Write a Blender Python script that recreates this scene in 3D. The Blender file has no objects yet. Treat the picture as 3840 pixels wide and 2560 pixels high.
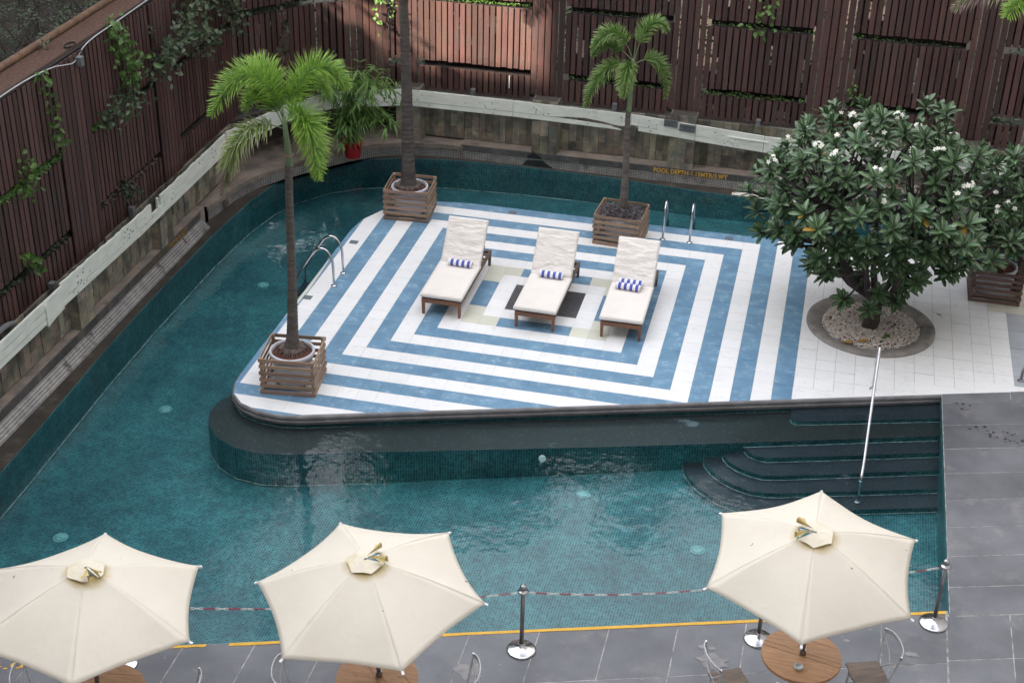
import bpy, math, random
from mathutils import Vector, Matrix
random.seed(11)
sc = bpy.context.scene
C = sc.collection
R = math.radians
V = Vector

# ---------------------------------------------------------------- camera, sky, sun, exposure
cam = bpy.data.cameras.new('camera')
cam.lens = 51.86; cam.sensor_width = 36; cam.clip_start = .1; cam.clip_end = 500
co = bpy.data.objects.new('camera', cam); C.objects.link(co)
_p, _y, _r = 5.22876813e-01, -2.17479183e-01, 2.55543016e-02
_f = V((math.sin(_y)*math.cos(_p), math.cos(_y)*math.cos(_p), -math.sin(_p)))
_rt = V((math.cos(_y), -math.sin(_y), 0)); _up = _rt.cross(_f)
_R = _rt*math.cos(_r)+_up*math.sin(_r); _U = -_rt*math.sin(_r)+_up*math.cos(_r)
m = Matrix((( _R.x,_U.x,-_f.x, 4.1419),(_R.y,_U.y,-_f.y,-21.2646),(_R.z,_U.z,-_f.z,11.6898),(0,0,0,1)))
co.matrix_world = m
CAM = V((4.1419,-21.2646,11.6898))
sc.camera = co
SUN_DIR = V((.50,.72,-.62)).normalized()          # direction the light travels
world = bpy.data.worlds.new('World'); sc.world = world; world.use_nodes = True
wn = world.node_tree; bg = wn.nodes['Background']
sky = wn.nodes.new('ShaderNodeTexSky'); sky.sky_type = 'NISHITA'; sky.sun_disc = False
sky.sun_elevation = math.asin(-SUN_DIR.z); sky.sun_rotation = math.atan2(-SUN_DIR.x, -SUN_DIR.y)
sky.air_density = 1.0; sky.dust_density = 4.0; sky.ozone_density = 1.0
hs = wn.nodes.new('ShaderNodeHueSaturation'); hs.inputs['Saturation'].default_value = .45
tc = wn.nodes.new('ShaderNodeTexCoord'); cn = wn.nodes.new('ShaderNodeTexNoise'); cn.inputs['Scale'].default_value = 2.2; cn.inputs['Detail'].default_value = 7
cr = wn.nodes.new('ShaderNodeMapRange'); cr.inputs['From Min'].default_value = .42; cr.inputs['From Max'].default_value = .62
cm = wn.nodes.new('ShaderNodeMix'); cm.data_type = 'RGBA'; cm.inputs['B'].default_value = (7.5,7.6,7.9,1)
wn.links.new(sky.outputs[0], hs.inputs['Color']); wn.links.new(tc.outputs['Generated'], cn.inputs['Vector'])
wn.links.new(cn.outputs['Fac'], cr.inputs['Value']); wn.links.new(cr.outputs[0], cm.inputs['Factor'])
wn.links.new(hs.outputs[0], cm.inputs['A']); wn.links.new(cm.outputs['Result'], bg.inputs['Color'])
bg.inputs['Strength'].default_value = .12
sl = bpy.data.lights.new('sun', 'SUN'); sl.energy = 5.0; sl.angle = R(.6); sl.color = (1,.86,.70)
so = bpy.data.objects.new('sun', sl); C.objects.link(so)
so.rotation_euler = SUN_DIR.to_track_quat('-Z','Y').to_euler()
vs = sc.view_settings; vs.view_transform = 'Standard'; vs.look = 'None'; vs.gamma = 1; vs.use_curve_mapping = False
vs.exposure = 2.12
sc.cycles.max_bounces = 8; sc.cycles.transparent_max_bounces = 12

# ---------------------------------------------------------------- materials
def newmat(name):
    m = bpy.data.materials.new(name); m.use_nodes = True
    nt = m.node_tree; b = nt.nodes['Principled BSDF']
    return m, nt, b
def N(nt, t, **kw):
    n = nt.nodes.new('ShaderNode'+t)
    for k, v in kw.items():
        if k in n.inputs: n.inputs[k].default_value = v
        else: setattr(n, k, v)
    return n
def ramp(nt, a, b, c1, c2):
    r = N(nt, 'ValToRGB'); e = r.color_ramp.elements
    e[0].position = a; e[0].color = (*c1,1); e[1].position = b; e[1].color = (*c2,1)
    return r
def mixc(nt, fac, a, b, mode='MIX'):
    m = N(nt, 'Mix', data_type='RGBA', blend_type=mode)
    for s, v in (('Factor',fac),('A',a),('B',b)):
        if hasattr(v, 'is_output') or hasattr(v, 'links'): nt.links.new(v, m.inputs[s])
        elif isinstance(v, (int,float)): m.inputs[s].default_value = v
        else: m.inputs[s].default_value = (*v,1)
    return m.outputs['Result']
def coords(nt, kind, scale=(1,1,1), rot=(0,0,0)):
    if kind == 'World': s = N(nt,'NewGeometry').outputs['Position']
    else: s = N(nt,'TexCoord').outputs[kind]
    mp = N(nt,'Mapping'); mp.inputs['Scale'].default_value = scale; mp.inputs['Rotation'].default_value = rot
    nt.links.new(s, mp.inputs['Vector']); return mp.outputs[0]
def noise(nt, vec, scale, detail=4, rough=.55, dist=0):
    n = N(nt,'TexNoise'); n.inputs['Scale'].default_value = scale; n.inputs['Detail'].default_value = detail
    n.inputs['Roughness'].default_value = rough; n.inputs['Distortion'].default_value = dist
    nt.links.new(vec, n.inputs['Vector']); return n.outputs['Fac']
def bump(nt, b, h, strength=.3, dist=.01):
    n = N(nt,'Bump'); n.inputs['Strength'].default_value = strength; n.inputs['Distance'].default_value = dist
    nt.links.new(h, n.inputs['Height']); nt.links.new(n.outputs[0], b.inputs['Normal'])
def objvar(nt, col, amt=.3, hue=.0):
    oi = N(nt,'ObjectInfo'); mr = N(nt,'MapRange'); mr.inputs['To Min'].default_value = 1-amt; mr.inputs['To Max'].default_value = 1+amt
    nt.links.new(oi.outputs['Random'], mr.inputs['Value'])
    h = N(nt,'HueSaturation'); nt.links.new(col, h.inputs['Color']); nt.links.new(mr.outputs[0], h.inputs['Value'])
    if hue:
        m2 = N(nt,'MapRange'); m2.inputs['To Min'].default_value = .5-hue; m2.inputs['To Max'].default_value = .5+hue
        ml = N(nt,'Math', operation='FRACT'); mm = N(nt,'Math', operation='MULTIPLY'); mm.inputs[1].default_value = 7.13
        nt.links.new(oi.outputs['Random'], mm.inputs[0]); nt.links.new(mm.outputs[0], ml.inputs[0])
        nt.links.new(ml.outputs[0], m2.inputs['Value']); nt.links.new(m2.outputs[0], h.inputs['Hue'])
    return h.outputs[0]
def simple(name, c1, c2=None, scale=6, rough=.6, metal=0, bumps=0, bscale=60, ov=0, hue=0, kind='World', stretch=(1,1,1), lo=.35, hi=.65, detail=5, spec=.5, dirt=None, dscale=3, dlo=.55, dhi=.75):
    m, nt, b = newmat(name)
    vec = coords(nt, kind, stretch)
    if c2 is None: c2 = tuple(x*.85 for x in c1)
    col = ramp(nt, lo, hi, c2, c1); nt.links.new(noise(nt, vec, scale, detail), col.inputs[0]); col = col.outputs[0]
    if dirt:
        dv = coords(nt, kind)
        dr = ramp(nt, dlo, dhi, (0,0,0), (1,1,1)); nt.links.new(noise(nt, dv, dscale, 8, .65), dr.inputs[0])
        col = mixc(nt, dr.outputs[0], col, dirt)
    if ov or hue: col = objvar(nt, col, ov, hue)
    nt.links.new(col, b.inputs['Base Color'])
    b.inputs['Roughness'].default_value = rough; b.inputs['Metallic'].default_value = metal
    b.inputs['Specular IOR Level'].default_value = spec
    if bumps: bump(nt, b, noise(nt, vec, bscale, 6, .6), bumps, .01)
    return m
MT = {}
def marble(name, base, dark, vein, veinamt, ov, tint=None):
    m, nt, b = newmat(name)
    w = coords(nt, 'World')
    bc = ramp(nt, .3, .7, dark, base); nt.links.new(noise(nt, w, 2.5, 6), bc.inputs[0])
    vv = coords(nt, 'World', (3.0,9.0,3.0), (0,0,R(28)))
    vn = noise(nt, vv, 1.4, 4, .6, 1.2)
    a = N(nt,'Math', operation='SUBTRACT'); a.inputs[1].default_value = .5; nt.links.new(vn, a.inputs[0])
    ab = N(nt,'Math', operation='ABSOLUTE'); nt.links.new(a.outputs[0], ab.inputs[0])
    vr = ramp(nt, .0, .035, (veinamt,)*3, (0,0,0)); nt.links.new(ab.outputs[0], vr.inputs[0])
    msk = ramp(nt, .48, .62, (0,0,0), (1,1,1)); nt.links.new(noise(nt, w, 5, 3), msk.inputs[0])
    fac = N(nt,'Math', operation='MULTIPLY'); nt.links.new(vr.outputs[0], fac.inputs[0]); nt.links.new(msk.outputs[0], fac.inputs[1])
    col = mixc(nt, fac.outputs[0], bc.outputs[0], vein)
    dr = ramp(nt, .64, .84, (0,0,0), (.38,.38,.38)); nt.links.new(noise(nt, w, 1.3, 9, .7), dr.inputs[0])
    col = mixc(nt, dr.outputs[0], col, tuple(x*.80 for x in base) if tint is None else tint)
    if ov: col = objvar(nt, col, ov)
    nt.links.new(col, b.inputs['Base Color']); b.inputs['Roughness'].default_value = .38
    b.inputs['Specular IOR Level'].default_value = .35
    return m
MT['white_tile'] = marble('white_marble', (.80,.80,.81), (.775,.775,.785), (.55,.55,.56), .6, .02, (.62,.60,.57))
MT['blue_tile'] = marble('blue_marble', (.160,.300,.430), (.120,.232,.358), (.42,.54,.66), .8, .05, (.14,.23,.34))
MT['cream_tile'] = marble('cream_marble', (.66,.655,.56), (.60,.60,.52), (.5,.5,.44), .4, .05)
MT['grey_tile'] = marble('grey_marble', (.40,.42,.46), (.35,.37,.41), (.5,.5,.5), .4, .05)
MT['grout'] = simple('grout', (.35,.33,.31), rough=.9)

def mosaic(name, axis, size, c1, c2, grout, rough=.3, mortar=.06, tint=None, patch=None, pscale=1.2, plo=.5, phi=.6, seedoff=0, bumpy=.3, lowdark=None):
    """small square tiles; axis picks the plane they are laid on"""
    m, nt, b = newmat(name)
    g = N(nt,'NewGeometry'); sx = N(nt,'SeparateXYZ'); nt.links.new(g.outputs['Position'], sx.inputs[0])
    cx = N(nt,'CombineXYZ')
    if axis == 'xy': nt.links.new(sx.outputs['X'], cx.inputs['X']); nt.links.new(sx.outputs['Y'], cx.inputs['Y'])
    elif axis == 'xz': nt.links.new(sx.outputs['X'], cx.inputs['X']); nt.links.new(sx.outputs['Z'], cx.inputs['Y'])
    elif axis == 'yz': nt.links.new(sx.outputs['Y'], cx.inputs['X']); nt.links.new(sx.outputs['Z'], cx.inputs['Y'])
    br = N(nt,'TexBrick'); br.offset = 0; br.inputs['Scale'].default_value = 1.0
    br.inputs['Brick Width'].default_value = size; br.inputs['Row Height'].default_value = size
    br.inputs['Mortar Size'].default_value = size*mortar; br.inputs['Mortar Smooth'].default_value = .1; br.inputs['Bias'].default_value = 0
    br.inputs['Color1'].default_value = (*c1,1); br.inputs['Color2'].default_value = (*c2,1); br.inputs['Mortar'].default_value = (*grout,1)
    nt.links.new(cx.outputs[0], br.inputs['Vector'])
    col = br.outputs['Color']
    w = coords(nt, 'World')
    lg = ramp(nt, .3, .72, (.55,.57,.62), (1.38,1.38,1.32)); nt.links.new(noise(nt, w, .8, 9, .72), lg.inputs[0])
    col = mixc(nt, 1, col, lg.outputs[0], 'MULTIPLY')
    l2 = ramp(nt, .35, .68, (.70,.72,.75), (1.22,1.22,1.2)); nt.links.new(noise(nt, w, 4.5, 6, .7), l2.inputs[0])
    col = mixc(nt, 1, col, l2.outputs[0], 'MULTIPLY')
    if patch:
        pr_ = ramp(nt, plo, phi, (0,0,0), (1,1,1)); nt.links.new(noise(nt, w, pscale, 9, .7), pr_.inputs[0])
        col = mixc(nt, pr_.outputs[0], col, patch)
    nt.links.new(col, b.inputs['Base Color']); b.inputs['Roughness'].default_value = rough
    if bumpy: 
        inv = N(nt,'Math', operation='SUBTRACT'); inv.inputs[0].default_value = 1; nt.links.new(br.outputs['Fac'], inv.inputs[1])
        bump(nt, b, inv.outputs[0], bumpy, .004)
    return m
teal = dict(c1=(.005,.042,.064), c2=(.040,.175,.188), grout=(.13,.30,.30), mortar=.08, rough=.35)
for ax in ('xy','xz','yz'): MT['pool_'+ax] = mosaic('pool_mosaic_'+ax, ax, .036 if ax=='xy' else .036, **teal)
band = dict(c1=(.085,.078,.075), c2=(.13,.12,.115), grout=(.46,.44,.43), mortar=.10, rough=.5, patch=(.055,.050,.048), pscale=1.6, plo=.56, phi=.64)
for ax in ('xy','xz','yz'): MT['band_'+ax] = mosaic('wall_mosaic_'+ax, ax, .034, **band)
MT['mat_mosaic'] = mosaic('dark_mosaic', 'xy', .034, (.035,.036,.040), (.055,.056,.062), (.17,.17,.18), mortar=.09)

def water():
    m = bpy.data.materials.new('pool_water'); m.use_nodes = True; nt = m.node_tree; nt.nodes.clear()
    out = N(nt,'OutputMaterial'); t = N(nt,'BsdfTransparent'); t.inputs[0].default_value = (.76,.90,.93,1)
    g = N(nt,'BsdfGlossy'); g.inputs['Roughness'].default_value = .02; g.inputs['Color'].default_value = (1,1,1,1)
    fr = N(nt,'Fresnel'); fr.inputs['IOR'].default_value = 1.25
    w = coords(nt, 'World', (1,1,1)); h1 = noise(nt, w, 1.7, 3, .5); h2 = noise(nt, w, 9, 3, .5)
    ad = N(nt,'Math', operation='MULTIPLY_ADD'); ad.inputs[1].default_value = .18; nt.links.new(h2, ad.inputs[0]); nt.links.new(h1, ad.inputs[2])
    bp = N(nt,'Bump'); bp.inputs['Strength'].default_value = .35; bp.inputs['Distance'].default_value = .03
    nt.links.new(ad.outputs[0], bp.inputs['Height']); nt.links.new(bp.outputs[0], g.inputs['Normal']); nt.links.new(bp.outputs[0], fr.inputs['Normal'])
    mx = N(nt,'MixShader'); nt.links.new(fr.outputs[0], mx.inputs[0]); nt.links.new(t.outputs[0], mx.inputs[1]); nt.links.new(g.outputs[0], mx.inputs[2])
    nt.links.new(mx.outputs[0], out.inputs['Surface']); return m
MT['water'] = water()
MT['slate'] = simple('slate_paving', (.152,.155,.172), (.100,.103,.118), 1.6, .42, bumps=.25, bscale=25, ov=.16, dirt=(.24,.23,.225), dscale=2.1, dlo=.56, dhi=.80)
MT['slate_joint'] = simple('slate_joint', (.50,.48,.46), (.16,.16,.16), 7, .9)
MT['coping'] = simple('dark_coping', (.215,.212,.225), (.145,.143,.152), 5, .45, bumps=.2, bscale=30, dirt=(.17,.165,.165), dscale=4)
def speckle(name, base, spot, patch=None):
    m, nt, b = newmat(name); w = coords(nt, 'World')
    r = ramp(nt, .35, .7, tuple(x*.7 for x in base), base); nt.links.new(noise(nt, w, 3, 8, .7), r.inputs[0])
    s = ramp(nt, .60, .68, (0,0,0), (1,1,1)); nt.links.new(noise(nt, w, 26, 3, .6), s.inputs[0])
    col = mixc(nt, s.outputs[0], r.outputs[0], spot)
    if patch:
        pr_ = ramp(nt, .655, .70, (0,0,0), (.8,.8,.8)); nt.links.new(noise(nt, coords(nt,'World',(.8,1.6,1)), 1.9, 9, .7), pr_.inputs[0])
        col = mixc(nt, pr_.outputs[0], col, patch)
    nt.links.new(col, b.inputs['Base Color']); b.inputs['Roughness'].default_value = .35
    bump(nt, b, noise(nt, w, 40, 4), .2, .004)
    return m
MT['step'] = speckle('dark_step_stone', (.036,.039,.048), (.10,.105,.12))
MT['ledge'] = speckle('dark_ledge_stone', (.038,.037,.037), (.095,.093,.095), (.20,.21,.225))
MT['edge_line'] = simple('pale_grout_line', (.52,.60,.56), (.06,.12,.12), 14, .8, lo=.3, hi=.6)
MT['brown_ledge'] = simple('wet_brown_ledge', (.062,.050,.040), (.032,.028,.025), 3, .3, bumps=.15, dirt=(.12,.105,.085), dscale=5)
MT['slate_band'] = simple('slate_band', (.085,.082,.084), (.05,.048,.050), 4, .5, bumps=.2, dirt=(.16,.14,.12), dscale=3, ov=.18)
MT['ledge_top'] = simple('wall_ledge', (.27,.22,.185), (.16,.13,.112), 3, .8, bumps=.2, dirt=(.07,.062,.055), dscale=2.5)
MT['stone'] = simple('cladding_stone', (.27,.225,.165), (.125,.128,.112), 5, .75, bumps=.5, bscale=22, ov=.38, hue=.035, dirt=(.055,.052,.047), dscale=2.2, dlo=.5, dhi=.7)
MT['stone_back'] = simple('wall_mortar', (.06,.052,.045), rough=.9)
MT['white_board'] = simple('white_painted_board', (.78,.80,.74), (.66,.68,.63), 3, .55, bumps=.25, bscale=30, kind='World', stretch=(1,1,3), dirt=(.30,.31,.28), dscale=3.2, dlo=.62, dhi=.85)
def fence_wood(name='fence_wood', c1=(.090,.040,.035), c2=(.046,.025,.024), ov=.34):
    m, nt, b = newmat(name); w = coords(nt, 'World', (1,1,.06)); w2 = coords(nt,'World')
    r = ramp(nt, .3, .7, c2, c1); nt.links.new(noise(nt, w, 38, 6, .6), r.inputs[0])
    d = ramp(nt, .5, .75, (0,0,0), (.7,.7,.7)); nt.links.new(noise(nt, w2, 2.0, 8, .7), d.inputs[0])
    col = mixc(nt, d.outputs[0], r.outputs[0], (.052,.045,.044))
    k = ramp(nt, .685, .70, (0,0,0), (1,1,1)); nt.links.new(noise(nt, w2, 19, 2, .5), k.inputs[0])
    col = mixc(nt, k.outputs[0], col, (.012,.010,.010))
    col = objvar(nt, col, ov, .012)
    nt.links.new(col, b.inputs['Base Color']); b.inputs['Roughness'].default_value = .6
    bump(nt, b, noise(nt, w, 60, 5), .35, .004)
    return m
MT['fence'] = fence_wood()
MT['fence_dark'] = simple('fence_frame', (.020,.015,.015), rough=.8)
MT['soil'] = simple('garden_soil', (.12,.060,.040), (.050,.026,.018), 22, .95, bumps=.9, bscale=70, dirt=(.30,.24,.15), dscale=34, dlo=.66, dhi=.72)
MT['pot_soil'] = simple('potting_soil', (.13,.040,.024), (.06,.020,.014), 40, .95, bumps=.9, bscale=90)
MT['crate'] = simple('crate_timber', (.36,.24,.165), (.215,.15,.11), 3, .7, bumps=.3, bscale=14, ov=.28, hue=.012, kind='Object', stretch=(5,5,26), dirt=(.17,.125,.10), dscale=5)
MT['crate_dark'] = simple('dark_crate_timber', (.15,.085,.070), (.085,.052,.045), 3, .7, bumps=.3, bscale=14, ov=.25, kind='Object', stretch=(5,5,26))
MT['pot'] = simple('white_plastic', (.58,.58,.64), (.50,.50,.56), 3, .4)
MT['red_pot'] = simple('red_plastic', (.50,.014,.016), (.38,.010,.012), 4, .35)
MT['root'] = simple('palm_root', (.22,.17,.15), (.075,.055,.05), 20, .8)
MT['teak'] = simple('teak', (.235,.105,.055), (.155,.072,.042), 3, .5, bumps=.15, bscale=20, kind='Object', stretch=(2,8,8), ov=.08)
MT['teak_grey'] = simple('weathered_teak', (.155,.105,.080), (.10,.070,.056), 3, .65, bumps=.2, bscale=20, kind='Object', stretch=(2,8,8), ov=.08)
def fabric(name, c, wr=.5, sc_=7):
    m, nt, b = newmat(name); o = coords(nt, 'Object')
    r = ramp(nt, .25, .75, tuple(x*.92 for x in c), c); nt.links.new(noise(nt, o, 4, 4), r.inputs[0])
    nt.links.new(r.outputs[0], b.inputs['Base Color']); b.inputs['Roughness'].default_value = .75; b.inputs['Specular IOR Level'].default_value = .2
    b.inputs['Sheen Weight'].default_value = .15
    h = noise(nt, coords(nt,'Object',(.55,1.5,1.2)), sc_, 5, .6, 1.4)
    bump(nt, b, h, wr, .035)
    return m
MT['cushion'] = fabric('cream_cushion', (.78,.73,.69), .18, 5)
MT['cushion_back'] = fabric('wrinkled_cushion', (.80,.75,.71), .95, 6.5)
def striped(name):
    m, nt, b = newmat(name); s = N(nt,'SeparateXYZ'); nt.links.new(N(nt,'TexCoord').outputs['Object'], s.inputs[0])
    mo = N(nt,'Math', operation='MULTIPLY_ADD'); mo.inputs[1].default_value = 1/.096; mo.inputs[2].default_value = 10.15; nt.links.new(s.outputs['X'], mo.inputs[0])
    fr = N(nt,'Math', operation='FRACT'); nt.links.new(mo.outputs[0], fr.inputs[0])
    gt = N(nt,'Math', operation='GREATER_THAN'); gt.inputs[1].default_value = .5; nt.links.new(fr.outputs[0], gt.inputs[0])
    col = mixc(nt, gt.outputs[0], (.78,.78,.80), (.085,.105,.42)); nt.links.new(col, b.inputs['Base Color']); b.inputs['Roughness'].default_value = .95
    bump(nt, b, noise(nt, coords(nt,'Object'), 120, 3), .5, .004); return m
MT['towel'] = striped('striped_towel')
MT['steel'] = simple('polished_steel', (.62,.62,.64), (.50,.50,.52), 4, .20, metal=1)
MT['steel_dull'] = simple('brushed_steel', (.34,.34,.36), (.25,.25,.27), 6, .32, metal=.9)
MT['dark_steel'] = simple('wet_dark_steel', (.06,.07,.075), rough=.35, metal=.6)
def leafmat(name, c1, c2, rib=None, ov=0, trans=.25, rough=.45, tip=None):
    m, nt, b = newmat(name)
    r = ramp(nt, .3, .7, c2, c1); nt.links.new(noise(nt, coords(nt,'World'), 9, 5, .65), r.inputs[0]); col = r.outputs[0]
    uv = N(nt,'UVMap'); sx = N(nt,'SeparateXYZ'); nt.links.new(uv.outputs[0], sx.inputs[0])
    if tip:
        tr = ramp(nt, .55, 1., (0,0,0), (1,1,1)); nt.links.new(sx.outputs['Y'], tr.inputs[0]); col = mixc(nt, tr.outputs[0], col, tip)
    if rib:
        a = N(nt,'Math', operation='SUBTRACT'); a.inputs[1].default_value = .5; nt.links.new(sx.outputs['X'], a.inputs[0])
        ab = N(nt,'Math', operation='ABSOLUTE'); nt.links.new(a.outputs[0], ab.inputs[0])
        rr = ramp(nt, .035, .075, (1,1,1), (0,0,0)); nt.links.new(ab.outputs[0], rr.inputs[0]); col = mixc(nt, rr.outputs[0], col, rib)
    if ov: col = objvar(nt, col, ov)
    nt.links.new(col, b.inputs['Base Color']); b.inputs['Roughness'].default_value = rough
    if trans:
        tl = N(nt,'BsdfTranslucent'); nt.links.new(col, tl.inputs['Color']); mx = N(nt,'MixShader'); mx.inputs[0].default_value = trans
        o = nt.nodes['Material Output']; nt.links.new(b.outputs[0], mx.inputs[1]); nt.links.new(tl.outputs[0], mx.inputs[2]); nt.links.new(mx.outputs[0], o.inputs['Surface'])
    return m
MT['plum_leaf'] = leafmat('plumeria_leaf', (.082,.150,.070), (.040,.086,.042), rib=(.26,.34,.17), ov=.35, trans=.1, rough=.28)
MT['plum_yellow'] = leafmat('yellowing_leaf', (.42,.25,.03), (.30,.15,.02), rib=(.45,.38,.12), trans=.15)
MT['palm_leaf'] = leafmat('palm_leaflet', (.30,.50,.070), (.10,.22,.032), trans=.35, tip=(.36,.52,.11))
MT['palm_leaf_b'] = leafmat('palm_leaflet_grey', (.20,.33,.085), (.12,.23,.055), trans=.3, tip=(.30,.38,.16))
MT['palm_old'] = leafmat('old_palm_leaflet', (.24,.34,.06), (.14,.22,.04), trans=.25, tip=(.50,.44,.34))
MT['palm_dry'] = leafmat('dry_palm_leaflet', (.22,.16,.14), (.14,.10,.09), trans=.1)
MT['bamboo_leaf'] = leafmat('bamboo_leaf', (.20,.34,.085), (.085,.19,.05), trans=.3)
MT['shrub_leaf'] = leafmat('dusty_shrub_leaf', (.105,.150,.075), (.045,.070,.036), trans=.2)
MT['vine_leaf'] = leafmat('vine_leaf', (.13,.25,.050), (.050,.105,.026), trans=.25)
MT['dark_leaf'] = leafmat('shrub_leaf', (.040,.060,.030), (.018,.030,.017), trans=.15)
MT['tree_leaf'] = leafmat('tree_leaf', (.055,.10,.030), (.028,.055,.018), trans=.25)
MT['purple_leaf'] = leafmat('purple_groundcover_leaf', (.105,.085,.105), (.045,.045,.045), trans=.05, rough=.35)
MT['petal'] = simple('white_petal', (.82,.82,.78), rough=.6); MT['petal_eye'] = simple('yellow_petal_centre', (.75,.60,.12), rough=.6)
MT['twig'] = simple('twig', (.085,.068,.06), (.04,.03,.026), 10, .8)
MT['bark'] = simple('plumeria_bark', (.055,.042,.038), (.028,.022,.021), 14, .75, bumps=.5, bscale=30)
MT['palm_bark'] = simple('palm_bark', (.150,.130,.118), (.085,.072,.066), 4, .8, bumps=.4, bscale=20, stretch=(1,1,5))
MT['palm_bark_dark'] = simple('palm_bark_dark', (.10,.087,.080), (.055,.046,.043), 4, .8, bumps=.4, bscale=20, stretch=(1,1,5))
MT['crownshaft'] = simple('palm_crownshaft', (.18,.25,.13), (.13,.19,.10), 6, .4, stretch=(1,1,.2))
MT['tree_bark'] = simple('tree_bark', (.10,.08,.06), (.05,.04,.03), 6, .9)
def canvas():
    m, nt, b = newmat('cream_canvas'); o = coords(nt,'Object')
    r = ramp(nt, .3, .7, (.715,.655,.56), (.765,.705,.61)); nt.links.new(noise(nt, o, 2.2, 8, .7), r.inputs[0]); col = r.outputs[0]
    sx = N(nt,'SeparateXYZ'); nt.links.new(N(nt,'TexCoord').outputs['Object'], sx.inputs[0]); cx = N(nt,'CombineXYZ')
    nt.links.new(sx.outputs[0], cx.inputs[0]); nt.links.new(sx.outputs[1], cx.inputs[1])
    ln = N(nt,'VectorMath', operation='LENGTH'); nt.links.new(cx.outputs[0], ln.inputs[0])
    nz = noise(nt, o, 5, 4); ad = N(nt,'Math', operation='MULTIPLY_ADD'); ad.inputs[1].default_value = .14; nt.links.new(nz, ad.inputs[0]); nt.links.new(ln.outputs['Value'], ad.inputs[2])
    st = ramp(nt, .22, .33, (1,1,1), (0,0,0)); nt.links.new(ad.outputs[0], st.inputs[0])
    col = mixc(nt, st.outputs[0], col, (.52,.40,.16))
    sp = ramp(nt, .74, .755, (0,0,0), (1,1,1)); nt.links.new(noise(nt, o, 9, 2), sp.inputs[0]); col = mixc(nt, sp.outputs[0], col, (.25,.22,.17))
    nt.links.new(col, b.inputs['Base Color']); b.inputs['Roughness'].default_value = .8; b.inputs['Specular IOR Level'].default_value = .15
    bump(nt, b, noise(nt, coords(nt,'Object',(1,1,.3)), 3.5, 5, .6, .6), .2, .03)
    tl = N(nt,'BsdfTranslucent'); nt.links.new(col, tl.inputs['Color']); mx = N(nt,'MixShader'); mx.inputs[0].default_value = .12
    nt.links.new(b.outputs[0], mx.inputs[1]); nt.links.new(tl.outputs[0], mx.inputs[2]); nt.links.new(mx.outputs[0], nt.nodes['Material Output'].inputs['Surface'])
    return m
MT['canvas'] = canvas()
MT['cap_canvas'] = simple('vent_cap_canvas', (.70,.64,.53), (.62,.56,.45), 6, .8, bumps=.3, kind='Object', dirt=(.55,.45,.24), dscale=4, dlo=.5, dhi=.7)
MT['flap_under'] = simple('stained_vent_lining', (.62,.50,.24), (.46,.34,.13), 9, .8, bumps=.3, kind='Object')
MT['white_metal'] = simple('white_painted_metal', (.62,.63,.65), (.50,.51,.53), 8, .4)
MT['white_plastic'] = simple('white_rib', (.75,.75,.77), rough=.4)
MT['pole'] = simple('umbrella_pole', (.20,.17,.15), (.13,.11,.10), 5, .4, metal=.5)
MT['table_wood'] = simple('table_planks', (.50,.27,.13), (.36,.185,.09), 4, .55, bumps=.2, bscale=20, stretch=(1,8,8), ov=.08, dirt=(.16,.085,.05), dscale=9, dlo=.63, dhi=.70)
MT['chair_wood'] = simple('chair_seat_wood', (.20,.145,.11), (.12,.09,.07), 4, .6, kind='Object', stretch=(8,1,8), bumps=.2, ov=.1)
MT['red_plastic'] = simple('red_chain', (.42,.03,.06), rough=.5)
MT['yellow'] = simple('yellow_paint', (.70,.40,.04), (.60,.33,.03), 9, .6)
MT['yellow_faded'] = simple('faded_yellow_paint', (.42,.24,.045), (.20,.12,.04), 26, .7, lo=.4, hi=.6)
MT['yellow_dim'] = simple('worn_yellow_paint', (.20,.12,.04), (.09,.065,.04), 30, .8, lo=.42, hi=.58)
MT['sign'] = simple('grey_sign', (.15,.155,.165), (.11,.115,.12), 12, .4); MT['sign_ink'] = simple('sign_lettering', (.015,.015,.017), rough=.6)
MT['concrete'] = simple('planter_concrete', (.28,.26,.24), (.18,.165,.155), 5, .8, bumps=.3, bscale=40, dirt=(.10,.095,.09), dscale=2)
MT['pebble'] = simple('pebble', (.66,.61,.57), (.38,.31,.27), 26, .6, lo=.3, hi=.7, detail=2)
MT['glassy'] = simple('clear_glass', (.55,.57,.58), rough=.08)
MT['light_cover'] = simple('pool_light_cover', (.24,.46,.44), (.12,.30,.31), 22, .5)
MT['grey_cover'] = simple('grey_cover', (.13,.16,.18), rough=.6)
MT['ground'] = simple('earth', (.10,.085,.06), (.06,.05,.035), 1.2, .95)
MT['garden'] = simple('leaf_litter', (.045,.035,.022), (.018,.016,.010), 3, .95, bumps=.8, bscale=20)
MT['hotel'] = simple('hotel_render', (.62,.59,.54), (.55,.52,.48), .6, .8); MT['window'] = simple('dark_window_glass', (.03,.035,.04), rough=.08)
MT['cable'] = simple('pale_cable', (.48,.48,.50), rough=.5); MT['rust'] = simple('brown_curb', (.17,.095,.055), (.10,.055,.035), 6, .8, bumps=.3)
MT['grey_box'] = simple('junction_box', (.17,.175,.18), (.12,.125,.13), 8, .5); MT['pink'] = simple('pink_ribbon', (.45,.25,.25), rough=.8)
MT['orange'] = simple('orange_cloth', (.75,.09,.03), rough=.7); MT['spill'] = simple('white_spill', (.66,.64,.60), (.45,.33,.24), 9, .6, lo=.35, hi=.5)

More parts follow.
